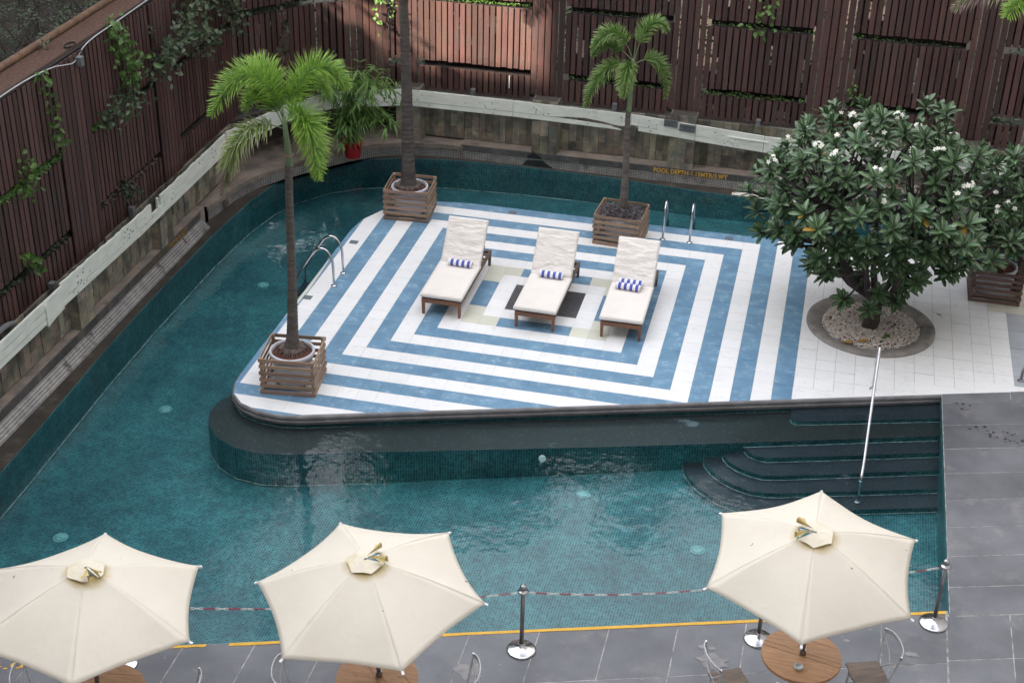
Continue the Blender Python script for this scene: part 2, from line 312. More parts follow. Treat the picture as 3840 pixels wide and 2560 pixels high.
# ---------------------------------------------------------------- mesh helpers
class MB:
    def __init__(s): s.v=[]; s.f=[]; s.u=[]; s.mi=[]; s.cur=0; s.useuv=False
    def add(s, vs, fs, uv=None):
        n=len(s.v); s.v.extend(tuple(p) for p in vs); s.f.extend(tuple(i+n for i in f) for f in fs); s.mi.extend([s.cur]*len(fs))
        if uv: s.useuv=True; s.u.extend(uv)
        else: s.u.extend([(0,0)]*len(vs))
        return s
    def box(s, c, d, rot=None, taper=1, zr=0):
        x,y,z=[q/2 for q in d]; c=V(c)
        P=[V((sx*x*(taper if sz<0 else 1), sy*y*(taper if sz<0 else 1), sz*z)) for sz in(-1,1) for sy in(-1,1) for sx in(-1,1)]
        if zr: rot=Matrix.Rotation(zr,3,'Z')
        if rot: P=[rot@p for p in P]
        return s.add([c+p for p in P], [(0,2,3,1),(4,5,7,6),(0,1,5,4),(2,6,7,3),(0,4,6,2),(1,3,7,5)])
    def bbox(s, x0,x1,y0,y1,z0,z1): return s.box(((x0+x1)/2,(y0+y1)/2,(z0+z1)/2),(x1-x0,y1-y0,z1-z0))
    def bar(s, a, b, w, h, up=(0,0,1)):
        a=V(a);b=V(b);d=(b-a);L=d.length;d.normalize();up=V(up)
        if abs(d.dot(up))>.98: up=V((1,0,0))
        sd=d.cross(up).normalized(); u=sd.cross(d)
        P=[q+sd*i*w/2+u*j*h/2 for q in(a,b) for j in(-1,1) for i in(-1,1)]
        return s.add(P,[(0,2,3,1),(4,5,7,6),(0,1,5,4),(2,6,7,3),(0,4,6,2),(1,3,7,5)])
    def tube(s, pts, rad, n=8, cap=True, closed=False):
        pts=[V(p) for p in pts]; m_=len(pts)
        if not hasattr(rad,'__len__'): rad=[rad]*m_
        t0=(pts[1]-pts[0]).normalized(); up=V((0,0,1)) if abs(t0.z)<.9 else V((1,0,0)); a=t0.cross(up).normalized(); vs=[];fs=[]
        for i,p in enumerate(pts):
            if closed: t=(pts[(i+1)%m_]-pts[i-1])
            else: t=(pts[min(i+1,m_-1)]-pts[max(i-1,0)])
            if t.length<1e-9: t=t0
            t=t.normalized(); a=(a-t*a.dot(t)).normalized(); b=t.cross(a)
            for k in range(n):
                q=2*math.pi*k/n; vs.append(p+(a*math.cos(q)+b*math.sin(q))*rad[i])
        R_=m_ if closed else m_-1
        for i in range(R_):
            for k in range(n):
                j=(i+1)%m_; fs.append((i*n+k,i*n+(k+1)%n,j*n+(k+1)%n,j*n+k))
        if cap and not closed: fs.append(tuple(range(n))[::-1]); fs.append(tuple((m_-1)*n+k for k in range(n)))
        return s.add(vs,fs)
    def lathe(s, prof, n=24, c=(0,0,0), cap=True):
        c=V(c); vs=[c+V((r*math.cos(2*math.pi*k/n), r*math.sin(2*math.pi*k/n), z)) for r,z in prof for k in range(n)]; fs=[]
        for i in range(len(prof)-1):
            for k in range(n): fs.append((i*n+k,i*n+(k+1)%n,(i+1)*n+(k+1)%n,(i+1)*n+k))
        if cap: fs.append(tuple(range(n))[::-1]); fs.append(tuple((len(prof)-1)*n+k for k in range(n)))
        return s.add(vs,fs)
    def prism(s, poly, z0, z1, bottom=False):
        n=len(poly); vs=[(x,y,z0) for x,y in poly]+[(x,y,z1) for x,y in poly]
        fs=[(i,(i+1)%n,(i+1)%n+n,i+n) for i in range(n)]+[tuple(range(n,2*n))]
        if bottom: fs.append(tuple(range(n))[::-1])
        return s.add(vs,fs)
    def build(s, name, mats, parent=None, smooth=False, loc=None, world=False):
        me=bpy.data.meshes.new(name); me.from_pydata([tuple(p) for p in s.v],[],s.f)
        if not isinstance(mats,(list,tuple)): mats=[mats]
        for q in mats: me.materials.append(MT[q] if isinstance(q,str) else q)
        if len(mats)>1: me.polygons.foreach_set('material_index', s.mi)
        if s.useuv:
            ul=me.uv_layers.new(name='UVMap'); li=[0]*len(me.loops); me.loops.foreach_get('vertex_index',li)
            fl=[0.]*(2*len(li))
            for a,i in enumerate(li): fl[2*a],fl[2*a+1]=s.u[i]
            ul.data.foreach_set('uv',fl)
        if smooth: me.polygons.foreach_set('use_smooth',[True]*len(me.polygons))
        me.update()
        return link(name, me, parent, loc, world)
def link(name, me, parent=None, loc=None, world=False, rot=None):
    o=bpy.data.objects.new(name, me); C.objects.link(o)
    if parent is not None:
        o.parent=parent
        if world: o.location=-V(parent.location)
    if loc is not None: o.location=loc
    if rot is not None: o.rotation_euler=rot
    return o
def tag(o, label=None, cat=None, group=None, kind=None):
    if label: o['label']=label
    if cat: o['category']=cat
    if group: o['group']=group
    if kind: o['kind']=kind
    return o
def thing(name, label, cat, loc=(0,0,0), rz=0, group=None):
    o=bpy.data.objects.new(name,None); C.objects.link(o); o.location=loc; o.rotation_euler=(0,0,rz); o.empty_display_size=.2
    return tag(o,label,cat,group)
def structure(o): o['kind']='structure'; return o
def clip(poly, hull):
    """clip polygon by convex CCW hull"""
    out=list(poly)
    for i in range(len(hull)):
        ax,ay=hull[i];bx,by=hull[(i+1)%len(hull)];inp=out;out=[]
        if not inp: return []
        sd=lambda p:(bx-ax)*(p[1]-ay)-(by-ay)*(p[0]-ax)
        for k in range(len(inp)):
            p=inp[k];q=inp[(k+1)%len(inp)];a=sd(p);b=sd(q)
            if a>=0: out.append(p)
            if (a>=0)!=(b>=0):
                t=a/(a-b); out.append((p[0]+(q[0]-p[0])*t,p[1]+(q[1]-p[1])*t))
    r=[]
    for p in out:
        if not r or (abs(p[0]-r[-1][0])+abs(p[1]-r[-1][1])>1e-5): r.append(p)
    return r
def area(p): return abs(sum(p[i][0]*p[(i+1)%len(p)][1]-p[(i+1)%len(p)][0]*p[i][1] for i in range(len(p)))/2)
def spline(pts, n=8):
    pts=[V(p) for p in pts]; o=[]
    P=[pts[0]*2-pts[1]]+pts+[pts[-1]*2-pts[-2]]
    for i in range(1,len(P)-2):
        for k in range(n):
            t=k/n; a,b,c,d=P[i-1],P[i],P[i+1],P[i+2]
            o.append(.5*((2*b)+(c-a)*t+(2*a-5*b+4*c-d)*t*t+(3*b-a-3*c+d)*t**3))
    o.append(pts[-1]); return o

_ub={}
def ubox(mat):
    if mat not in _ub:
        b=MB(); b.box((0,0,0),(1,1,1)); me=bpy.data.meshes.new('block'); me.from_pydata(b.v,[],b.f); me.materials.append(MT[mat]); _ub[mat]=me
    return _ub[mat]
def boxobj(name, mat, c, d, parent, rz=0, rx=0, ry=0, world=True):
    o=bpy.data.objects.new(name, ubox(mat)); C.objects.link(o); o.parent=parent
    o.location=V(c)-(V(parent.location) if world else V((0,0,0))); o.scale=d; o.rotation_euler=(rx,ry,rz); return o
def text_mesh(body, width, height, depth=.002):
    cu=bpy.data.curves.new('lettering','FONT'); cu.body=body; cu.size=1; cu.extrude=.0; cu.resolution_u=2; cu.offset=.012
    o=bpy.data.objects.new('lettering',cu); C.objects.link(o)
    dg=bpy.context.evaluated_depsgraph_get(); me=bpy.data.meshes.new_from_object(o.evaluated_get(dg)); bpy.data.objects.remove(o)
    xs=[v.co.x for v in me.vertices]; ys=[v.co.y for v in me.vertices]; x0,x1,y0,y1=min(xs),max(xs),min(ys),max(ys)
    for v in me.vertices: v.co=((v.co.x-(x0+x1)/2)/(x1-x0)*width,(v.co.y-(y0+y1)/2)/(y1-y0)*height,0)
    return me
def put_text(name, body, w, h, mat, loc, right, up, parent=None):
    me=text_mesh(body,w,h); me.materials.clear(); me.materials.append(MT[mat]); right=V(right).normalized(); up=V(up); up=(up-right*up.dot(right)).normalized(); n=right.cross(up)
    o=bpy.data.objects.new(name,me); C.objects.link(o)
    M4=Matrix(((right.x,up.x,n.x,0),(right.y,up.y,n.y,0),(right.z,up.z,n.z,0),(0,0,0,1)))
    if parent is not None: o.parent=parent; loc=V(loc)-V(parent.location)
    o.location=loc; o.rotation_euler=M4.to_euler(); return o

# ================================================================ GROUND AND POOL SHELL
structure(MB().add([(-120,-120,-1.3),(120,-120,-1.3),(120,120,-1.3),(-120,120,-1.3)],[(0,1,2,3)]).build('ground','ground'))
structure(MB().bbox(-60,60,6.42,110,-1.2,.55).build('garden_ground','garden'))
structure(MB().bbox(-60,-7.62,-25,6.40,-1.2,3.55).build('raised_garden_ground','garden'))
b=MB(); xs=[-7,-3,3.6,12]; zs=[-.80,-.79,-.64,-.62]
for i in range(3): b.add([(xs[i],-14,zs[i]),(xs[i+1],-14,zs[i+1]),(xs[i+1],6,zs[i+1]),(xs[i],6,zs[i])],[(0,1,2,3)])
pool_floor=structure(b.build('pool_floor','pool_xy'))
structure(MB().add([(-6.72,-13.5,-.15),(11,-13.5,-.15),(11,5.73,-.15),(-6.72,5.73,-.15)],[(0,1,2,3)]).build('pool_water','water'))

EDGE=[(-6.16,-13),(-6.20,-8),(-6.25,-6.1),(-6.38,-3.3),(-6.42,-1.6),(-6.41,1.0),(-6.32,2.6),(-6.17,3.45),(-5.95,4.05),(-5.45,4.75),(-4.95,5.1),(-4.35,5.36),(-3.3,5.62),(-1.7,5.70),(.1,5.66),(1.7,5.50),(2.7,5.44),(4,5.42),(12,5.42)]
WALL=[(-6.73,-13),(-6.73,1.30),(-6.72,1.62),(-6.66,2.0),(-6.58,2.65),(-6.37,3.25),(-6.05,3.78),(-5.6,4.38),(-5.1,4.98),(-4.65,5.36),(-4.2,5.58),(-3.4,5.72),(-2.9,5.74),(12,5.74)]
n=len(EDGE); m_=len(WALL)
b=MB(); b.add([(x,y,-.13) for x,y in EDGE]+[(x,y,-.13) for x,y in reversed(WALL)],[tuple(range(n+m_))[::-1]])
b.build('pool_edge_ledge','brown_ledge'); structure(bpy.data.objects['pool_edge_ledge'])
def ribbon(pts, z0, z1, mats, name, off=0):
    b=MB()
    for (x0,y0),(x1,y1) in zip(pts,pts[1:]):
        b.cur=0 if abs(x1-x0)>=abs(y1-y0) else 1
        b.add([(x0,y0,z0),(x1,y1,z0),(x1,y1,z1),(x0,y0,z1)],[(0,1,2,3)])
    return b.build(name,mats)
structure(ribbon(EDGE,-1.0,-.13,['pool_xz','pool_yz'],'pool_outer_wall'))
b=MB()
for (x0,y0),(x1,y1) in zip(EDGE,EDGE[1:]): b.tube([(x0,y0,-.77+.09*min(1,max(0,(x0+3)/6.6))),(x1,y1,-.77+.09*min(1,max(0,(x1+3)/6.6)))],.008,4,False)
structure(b.build('pool_floor_edge_line','edge_line'))
# white spill on the ledge
b=MB()
for x0,x1,y0,y1 in ((2.55,3.05,5.47,5.64),(3.05,3.6,5.45,5.60),(3.55,3.95,5.45,5.57)):
    P=[(x0,y0),( (x0+x1)/2,y0-.012),(x1,y0),(x1+.02,(y0+y1)/2),(x1,y1-.02),((x0+x1)/2,y1),(x0,y1-.03)]
    b.add([(x,y,-.124+.001*P.index((x,y))%.002) for x,y in P],[tuple(range(7))])
tag(b.build('salt_crust','spill'),'white chalky crust spilled on the brown pool ledge under the yellow depth lettering','stain')

# ================================================================ BACK AND LEFT RETAINING WALLS
def cladding(parent, p0, u, nrm, s0, s1, z0, z1, pitch, gapz=()):
    u=V(u); nrm=V(nrm); p0=V(p0); ang=math.atan2(u.y,u.x); s=s0
    while s<s1-.03:
        w=min(pitch*random.uniform(.9,1.1), s1-s); z=z0
        cuts=[z0]; first=random.choice([.16,.2,.24,.5,.62])
        z=z0+first
        while z<z1-.10: cuts.append(z); z+=random.choice([.28,.45,.6])
        cuts.append(z1)
        for a,c in zip(cuts,cuts[1:]):
            d=random.uniform(.018,.040); q=p0+u*(s+w/2)+nrm*(d/2-.002)
            boxobj('stone','stone',(q.x,q.y,(a+c)/2),(w-.006,d,c-a-.006),parent,rz=ang)
        s+=w
def pillar(parent, c, u, nrm, w, depth, z0, z1, cols=3):
    u=V(u);nrm=V(nrm);c=V(c); ang=math.atan2(u.y,u.x); q=c+nrm*(depth/2-.02)
    boxobj('pillar_core','stone_back',(q.x,q.y,(z0+z1)/2),(w-.03,depth-.045,z1-z0-.004),parent,rz=ang)
    for k in range(cols):
        cw=w/cols; z=z0
        while z<z1-.02:
            h=min(random.choice([.2,.28,.34,.44]), z1-z); h=z1-z if z1-z-h<.1 else h
            d=random.uniform(.022,.034); q=c+u*(-w/2+cw*(k+.5))+nrm*(depth-.034+d/2)
            boxobj('stone','stone',(q.x,q.y,z+h/2),(cw-.005,d,h-.005),parent,rz=ang); z+=h
    for sg in(-1,1):
        z=z0
        while z<z1-.02:
            h=min(random.choice([.3,.45,.6]), z1-z); h=z1-z if z1-z-h<.1 else h
            q=c+u*(sg*(w/2-.008))+nrm*(depth/2-.02)
            boxobj('stone','stone',(q.x,q.y,z+h/2),(.018,depth-.046,h-.005),parent,rz=ang); z+=h
bw=thing('retaining_wall','long stone clad wall behind the pool with the yellow 1.15 metre depth lettering','wall',(0,6.1,0))
MB().bbox(-4.3,12,6.062,6.30,-1,1.13).build('backing','stone_back',bw,world=True)
cladding(bw,(0,6.06,0),(1,0,0),(0,-1,0),-4.28,8.6,.19,1.13,.145)
for cx in (-4.10,-1.28,1.465,4.22,6.95): pillar(bw,(cx,6.06,0),(1,0,0),(0,-1,0),.51,.32,.10,1.285)
MB().bbox(-3.0,12,5.762,6.055,-.2,.181).build('ledge','ledge_top',bw,world=True)
MB().bbox(-2.95,12,5.742,5.760,-.14,.046).build('mosaic_band','band_xz',bw,world=True)
s=-2.95
while s<9:
    w=random.choice([.62,.75,.9]); boxobj('slate_panel','slate_band',(s+w/2,5.748,.113),(w-.006,.030,.128),bw); s+=w
put_text('depth_lettering','POOL DEPTH-1.15MTR/3.9FT',1.46,.098,'yellow',(1.69,5.7315,.108),(1,0,0),(0,0,1),bw)
# dark drain hole stain below first pillar is a ragged patch
P=[(-1.72,-.12),(-1.62,0),(-1.60,.10),(-1.52,.15),(-1.49,.22),(-1.44,.15),(-1.36,.12),(-1.30,.03),(-1.2,-.04),(-1.05,-.12)]
MT['damp']=simple('damp_stain',(.018,.018,.020),rough=.35)
b=MB(); b.add([(x,5.7405 if z<.045 else 5.7318,z) for x,z in P if z<.046]+[(-1.2,5.7405,.045),(-1.63,5.7405,.045)][:0],[tuple(range(len([1 for x,z in P if z<.046])))])
b.add([(x,5.7316,max(z,.048)) for x,z in [(-1.62,.05)]+[q for q in P if q[1]>.046]+[(-1.30,.05)]],[tuple(range(2+len([q for q in P if q[1]>.046])))])
b.build('damp_patch','damp',bw,world=True)

lw=thing('retaining_wall','stone clad wall along the left side of the pool with faded 1.35 metre depth lettering','wall',(-6.95,-2,0))
MB().bbox(-7.25,-6.932,-13,3.40,-1,1.10).build('backing','stone_back',lw,world=True)
cladding(lw,(-6.93,0,0),(0,1,0),(1,0,0),-8.2,3.35,.19,1.10,.165)
for cy in (-5.9,-2.98,-.04,2.95): pillar(lw,(-6.93,cy,0),(0,1,0),(1,0,0),.48,.21,.181,.84,2)
MB().bbox(-6.93,-6.752,-13,1.55,-.2,.181).build('ledge','ledge_top',lw,world=True)
MB().add([(-6.565,-13,-.126),(-6.565,1.35,-.126),(-6.7335,1.35,.046),(-6.7335,-13,.046),(-6.74,1.35,-.126)],[(0,1,2,3),(1,4,2)]).build('mosaic_band','band_xy',lw,world=True)
s=-9
while s<1.3:
    w=min(random.choice([.7,.9,1.1]),1.34-s); boxobj('slate_panel','slate_band',(-6.738,s+w/2,.113),(.030,w-.006,.128),lw); s+=w
put_text('depth_lettering','POOL DEPTH-1.35MTR/4.5FT',1.98,.10,'yellow_dim',(-6.7215,-.25,.112),(0,1,0),(0,0,1),lw)
put_text('depth_lettering','MTR/4.5FT',.74,.098,'yellow_faded',(-6.7205,.36,.112),(0,1,0),(0,0,1),lw)

# corner terrace with curved mosaic front
cw=thing('corner_wall','curved concrete terrace in the back left corner, red pot on it','wall',(-5.6,4.6,0))
CR=[(-6.72,1.62),(-6.66,2.0),(-6.58,2.65),(-6.37,3.25),(-6.05,3.78),(-5.6,4.38),(-5.1,4.98),(-4.65,5.36),(-4.2,5.58),(-3.4,5.72),(-3.0,5.745)]
poly=CR+[(-3.0,6.06),(-4.35,6.1),(-5.8,5.3),(-6.93,3.85),(-6.93,1.62)]
b=MB(); b.add([(x,y,.15) for x,y in poly],[tuple(range(len(poly)))]); b.build('terrace_top','ledge_top',cw,world=True)
ribbon(CR,-.14,.065,['band_xz','band_yz'],'mosaic_band').parent=cw; o=[q for q in C.objects if q.name.startswith('mosaic_band')][-1]; o.location=-V(cw.location)
b=MB(); pts=[V((x,y,.11)) for x,y in CR]
for a_,c_ in zip(pts,pts[1:]): b.bar(a_,c_,.045,.088)
b.build('lip','ledge_top',cw,world=True)
for (a,c) in (((-7.0,3.35),(-6.0,5.02)),((-6.0,5.02),(-4.3,6.1))):
    a=V((*a,0));c=V((*c,0));u=(c-a).normalized();nn=V((u.y,-u.x,0)); mid=(a+c)/2-nn*.75
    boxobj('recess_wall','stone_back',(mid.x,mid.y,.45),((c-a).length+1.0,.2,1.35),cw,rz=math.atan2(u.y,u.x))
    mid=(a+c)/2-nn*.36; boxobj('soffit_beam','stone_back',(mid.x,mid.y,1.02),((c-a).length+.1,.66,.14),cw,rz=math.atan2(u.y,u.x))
    mid=(a+c)/2-nn*.36; boxobj('recess_floor','ledge_top',(mid.x,mid.y,.06),((c-a).length+.3,.7,.16),cw,rz=math.atan2(u.y,u.x))

# ================================================================ FENCES
def fence_run(parent, p0, u, nrm, length, cols, colw, z0=1.17, ztop=4.42, slots=((1.655,1.78),(3.0,3.13)), pitch=.1235, bw_=.095, skip=None, colz0=1.29, open_p=.86):
    p0=V((*p0,0));u=V((*u,0)).normalized();nrm=V((*nrm,0)).normalized();ang=math.atan2(u.y,u.x)
    def at(s,o): return p0+u*s+nrm*o
    spans=[];last=0
    for c,w in cols:
        spans.append((last,c-w/2)); last=c+w/2
    spans.append((last,length))
    for a,c in spans:
        if c-a<.15: continue
        k=int(round((c-a)/pitch)); pt=(c-a)/k
        for i in range(k):
            s_=a+pt*(i+.5); zz=[z0]+[q for sl in slots for q in sl]+[ztop]
            for t in range(0,len(zz),2):
                za,zb=zz[t],zz[t+1]; za+=random.uniform(-.008,.012); zb+=random.uniform(-.010,.006)
                o_=random.uniform(-.004,.004); q=at(s_+random.uniform(-.003,.003),o_)
                boxobj('slat','fence',(q.x,q.y,(za+zb)/2),(min(bw_,pt*.78)*random.uniform(.95,1.05),.022,zb-za),parent,rz=ang,ry=0)
        for i in range(k):
            for za,zb in zip([z0]+[q[1] for q in slots],[q[0] for q in slots]+[ztop]):
                zc_=za+.02
                while zc_<zb-.02:
                    hh=min(random.uniform(.15,.9),zb-.02-zc_)
                    if random.random()<open_p: q=at(a+pt*(i+1),-.085); boxobj('gap_shade_strip','fence_dark',(q.x,q.y,zc_+hh/2),(pt*.96,.012,hh),parent,rz=ang)  # added dark strips stand in for the shade behind the slats
                    zc_+=hh
        for zr in (1.28,1.58,1.9,2.85,3.22,4.2):
            q=at((a+c)/2,-.05); boxobj('rail','fence_dark',(q.x,q.y,zr),(c-a,.05,.05),parent,rz=ang)
    for c,w in cols:
        k=max(2,int(round(w/.128))); pt=w/k
        for i in range(k):
            q=at(c-w/2+pt*(i+.5),.028+random.uniform(-.003,.003)); za=colz0+random.uniform(-.01,.01)
            boxobj('slat','fence',(q.x,q.y,(za+ztop)/2),(pt*.83,.024,ztop-za),parent,rz=ang)
        q=at(c,-.07); boxobj('post','fence_dark',(q.x,q.y,(1.1+ztop)/2),(w*.35,.08,ztop-1.1),parent,rz=ang)
fb=thing('slatted_fence','dark red timber slat fence behind the pool, sunlit at its upper left','fence',(2,6.06,1.1))
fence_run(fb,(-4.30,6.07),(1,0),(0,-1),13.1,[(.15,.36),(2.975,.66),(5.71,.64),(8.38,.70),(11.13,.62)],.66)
fl=thing('slatted_fence','dark shaded timber slat fence along the left side of the pool','fence',(-6.95,-2,1.1))
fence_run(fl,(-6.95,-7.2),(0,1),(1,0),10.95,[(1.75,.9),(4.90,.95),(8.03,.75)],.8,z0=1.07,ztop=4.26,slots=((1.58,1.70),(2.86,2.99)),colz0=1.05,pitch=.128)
fc=thing('slatted_fence','dark slat fence turning the back left corner behind the palm','fence',(-5.7,5.1,1.1))
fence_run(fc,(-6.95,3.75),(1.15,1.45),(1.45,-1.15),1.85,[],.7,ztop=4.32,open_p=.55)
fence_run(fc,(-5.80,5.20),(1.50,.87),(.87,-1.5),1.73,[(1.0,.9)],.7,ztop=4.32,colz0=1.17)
# retaining backing behind the left fence, solid and dark to keep light out
structure(MB().bbox(-7.60,-7.06,-25,3.9,-1.2,4.22).build('retained_earth_wall','fence_dark'))
b=MB(); pts=[]
b.bbox(-7.46,-6.99,-25,3.9,4.22,4.31); sb=tag(b.build('soil_strip','soil'),'strip of reddish soil and litter along the top of the left fence','soil bed',kind='stuff')
b=MB(); b.tube([(-7.50,-9,4.33),(-7.49,-3,4.35),(-7.50,1,4.34),(-7.49,4.2,4.35)],.06,8); tag(b.build('garden_curb','rust',smooth=True),'brown rounded curb along the back of the soil strip above the left fence','curb')
b=MB(); pts=[(-6.93,-8,4.30),(-6.93,-5,4.31),(-6.925,-3.6,4.33),(-6.92,-2.75,4.27),(-6.90,-2.35,4.19),(-6.90,-2.1,4.15),(-6.92,-1.75,4.26),(-6.93,-1.35,4.30),(-6.93,-.6,4.31),(-6.93,.4,4.33),(-6.93,2,4.36),(-6.93,3.7,4.36)]
b.tube(spline(pts,5),.009,6); tag(b.build('cable','cable',smooth=True),'pale grey cable sagging along the top edge of the left fence','cable')
b=MB(); b.tube([(-6.97,-8,4.27),(-6.97,3.7,4.28)],.022,6); b.tube([(-7.02,-8,4.30),(-7.0,3.7,4.31)],.012,6); tag(b.build('irrigation_pipe','fence_dark'),'black pipes lying under the pale cable on the left fence top','pipe')
b=MB()
for k in range(3): b.tube([(-7.05+.07*math.cos(q),-1.9+.13*math.sin(q),4.325+.008*k) for q in [i*.4 for i in range(16)]],.006,5)
tag(b.build('hose_coil','fence_dark'),'small coil of grey wire on the soil strip at the fence top','coil')
# planter troughs behind the slots with soil lips, plus added dark panels that shade the slots
def trough(parent,p0,u,nrm,s0,s1,z):
    q=V((*p0,0))+V((*u,0)).normalized()*((s0+s1)/2)-V((*nrm,0)).normalized()*.33; boxobj('slot_shade_panel','fence_dark',(q.x,q.y,z+.12),(s1-s0,.02,.5),parent,rz=math.atan2(u[1],u[0]))
    p0=V((*p0,0));u=V((*u,0)).normalized();nrm=V((*nrm,0)).normalized(); q=p0+u*((s0+s1)/2)-nrm*.17
    boxobj('planter_trough','fence_dark',(q.x,q.y,z-.06),(s1-s0,.26,.16),parent,rz=math.atan2(u.y,u.x))
    q=p0+u*((s0+s1)/2)-nrm*.15; boxobj('trough_soil','fence_dark',(q.x,q.y,z+.005),(s1-s0-.02,.2,.05),parent,rz=math.atan2(u.y,u.x))
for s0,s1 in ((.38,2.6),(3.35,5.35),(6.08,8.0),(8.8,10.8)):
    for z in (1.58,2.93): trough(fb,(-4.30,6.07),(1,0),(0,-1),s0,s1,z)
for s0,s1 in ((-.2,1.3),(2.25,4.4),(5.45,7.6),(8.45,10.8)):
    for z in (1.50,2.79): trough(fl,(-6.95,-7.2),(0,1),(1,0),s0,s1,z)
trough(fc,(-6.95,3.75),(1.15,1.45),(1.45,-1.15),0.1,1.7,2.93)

# ================================================================ WHITE TIMBER RAIL
def plank(parent,p0,u,nrm,poly,th,off=0,mat='white_board',name='plank'):
    p0=V((*p0,0));u=V((*u,0)).normalized();nrm=V((*nrm,0)).normalized();n=len(poly)
    f=[p0+u*s+nrm*(off+th)+V((0,0,z)) for s,z in poly]; k=[p0+u*s+nrm*off+V((0,0,z)) for s,z in poly]
    b=MB(); b.add(f+k,[tuple(range(n)),tuple(range(n,2*n))[::-1]]+[(i,i+n,(i+1)%n+n,(i+1)%n) for i in range(n)])
    return b.build(name,mat,parent,world=True)
def rag(a,c,za,zc,step=.09,amp=.006):
    k=max(2,int(abs(c-a)/step)); return [(a+(c-a)*i/k, za+(zc-za)*i/k+(random.uniform(-amp,amp) if 0<i<k else 0)) for i in range(k+1)]
rb=thing('timber_rail','white painted board rail across the back wall, cracked open near the middle','rail',(0,5.73,.9))
args=((0,5.758),(1,0),(0,-1))
plank(rb,*args,[(-4.2,1.0),(-1.93,1.005),(-1.93,1.232),(-4.2,1.24)],.035)
plank(rb,*args,[(-4.2,.905),(-1.93,.905),(-1.93,.996),(-4.2,.993)],.035)
plank(rb,*args,[(-1.92,1.005),(-1.4,1.0)]+[(-1.1,.992),(-.8,1.02),(-.45,1.035),(-.1,1.0),(.15,.955),(.44,.95)]+[(.44,1.208),(-1.92,1.232)],.035)
plank(rb,*args,[(-1.92,.905),(-.7,.885),(.02,.872),(.26,.862),(.20,.885),(.10,.90),(.07,.93),(-.7,.965),(-1.3,.99),(-1.92,.998)],.035)
plank(rb,*args,[(.60,.985),(1.71,.912),(1.71,1.125),(.6,1.20)],.035); plank(rb,*args,[(.60,.885),(1.71,.812),(1.71,.905),(.6,.978)],.035)
plank(rb,*args,[(.45,.995),(.595,.985),(.595,1.2),(.45,1.206)],.03)
plank(rb,*args,[(1.72,.908),(3.04,.815),(3.04,1.045),(1.72,1.13)],.035); plank(rb,*args,[(1.72,.805),(3.04,.72),(3.04,.808),(1.72,.90)],.035)
plank(rb,*args,[(3.05,.72),(5.5,.70),(5.5,1.02),(3.05,1.04)],.035); plank(rb,*args,[(5.51,.74),(9.5,.8),(9.5,1.05),(5.51,1.03)],.035)
plank(rb,*args,[(2.35,.96),(3.12,.925),(3.12,.945),(2.35,.98)],.02,.036,name='batten')
for x,z in [(-3.8,1.15),(-3.9,1.05),(-3.65,.95),(-2.6,1.11),(-2.5,1.08),(-2.48,1.04),(-2.35,1.15),(-2.35,1.12),(-2.52,.93),(-2.32,.93),(-2.3,1.02),(-2.9,1.08),(-1.5,1.14),(-1.45,1.1),(-1.45,1.05),(-1.46,1.02),(-1.3,1.15),(-1.3,1.02),(-1.58,.94),(-1.2,1.04),(-.4,.92),(.25,1.13),(.26,1.1),(.26,1.05),(.8,1.12),(.95,1.05),(.8,1.0),(.95,.98),(.85,.92),(.84,.9),(1.0,.86),(2.1,1.02),(2.25,.97),(2.5,.92),(2.3,.82),(2.55,.80)]:
    boxobj('nail_hole','fence_dark',(x,5.7225,z),(random.uniform(.012,.03),.002,random.uniform(.012,.022)),rb)
rc=thing('timber_rail','white painted boards bridging the dark back left corner','rail',(-5.7,4.6,.9))
for a,c in (((-6.68,2.62),(-6.12,4.22)),((-6.12,4.22),(-5.5,5.16)),((-5.5,5.16),(-4.21,5.72))):
    u=(c[0]-a[0],c[1]-a[1]); L=math.hypot(*u); nn=(u[1],-u[0])
    plank(rc,a,u,nn,[(0,.985),(L-.004,.985),(L-.004,1.23),(0,1.23)],.035,-.035); plank(rc,a,u,nn,[(0,.89),(L-.004,.89),(L-.004,.978),(0,.978)],.035,-.035)
rl=thing('timber_rail','peeling white board rail with broken notches along the left wall','rail',(-6.7,-2,.9))
al=((-6.718,0),(0,1),(1,0))
for za,zb in ((.84,.925),(.94,1.055),(1.07,1.20)): plank(rl,*al,[(-9,za),(-4.22,za)]+rag(-4.22,-9,zb,zb,.15,.004),.035)
plank(rl,*al,[(-4.22,.80),(-3.93,.84),(-3.72,.85),(-3.71,1.235),(-4.15,1.205),(-4.22,1.15)],.022,.036)
plank(rl,*al,[(-4.21,.85),(-3.72,.85),(-3.72,1.2),(-4.21,1.2)],.034)
plank(rl,*al,[(-3.70,.985),(-1.20,.945)]+rag(-1.20,-3.70,1.19,1.245,.1,.012),.035)
plank(rl,*al,[(-3.70,.865),(-1.20,.83),(-1.20,.935),(-3.70,.975)],.035)
plank(rl,*al,[(-1.19,.945),(-.62,.94)]+[(-.62,.955),(-.60,1.19)]+rag(-.60,-1.19,1.19,1.185,.1,.012),.035)
plank(rl,*al,[(-.60,.945),(-.32,.94),(-.32,1.19),(-.36,1.19),(-.37,1.0),(-.60,1.0)],.035)
plank(rl,*al,[(-.315,.94),(-.14,.94),(-.13,1.19)]+[(-.22,1.19),(-.25,1.02),(-.315,1.01)],.035)
plank(rl,*al,[(-.125,.94),(2.58,.955)]+rag(2.58,-.125,1.21,1.185,.1,.012),.035)
plank(rl,*al,[(-1.19,.825),(2.58,.85),(2.58,.945),(-1.19,.93)],.035)
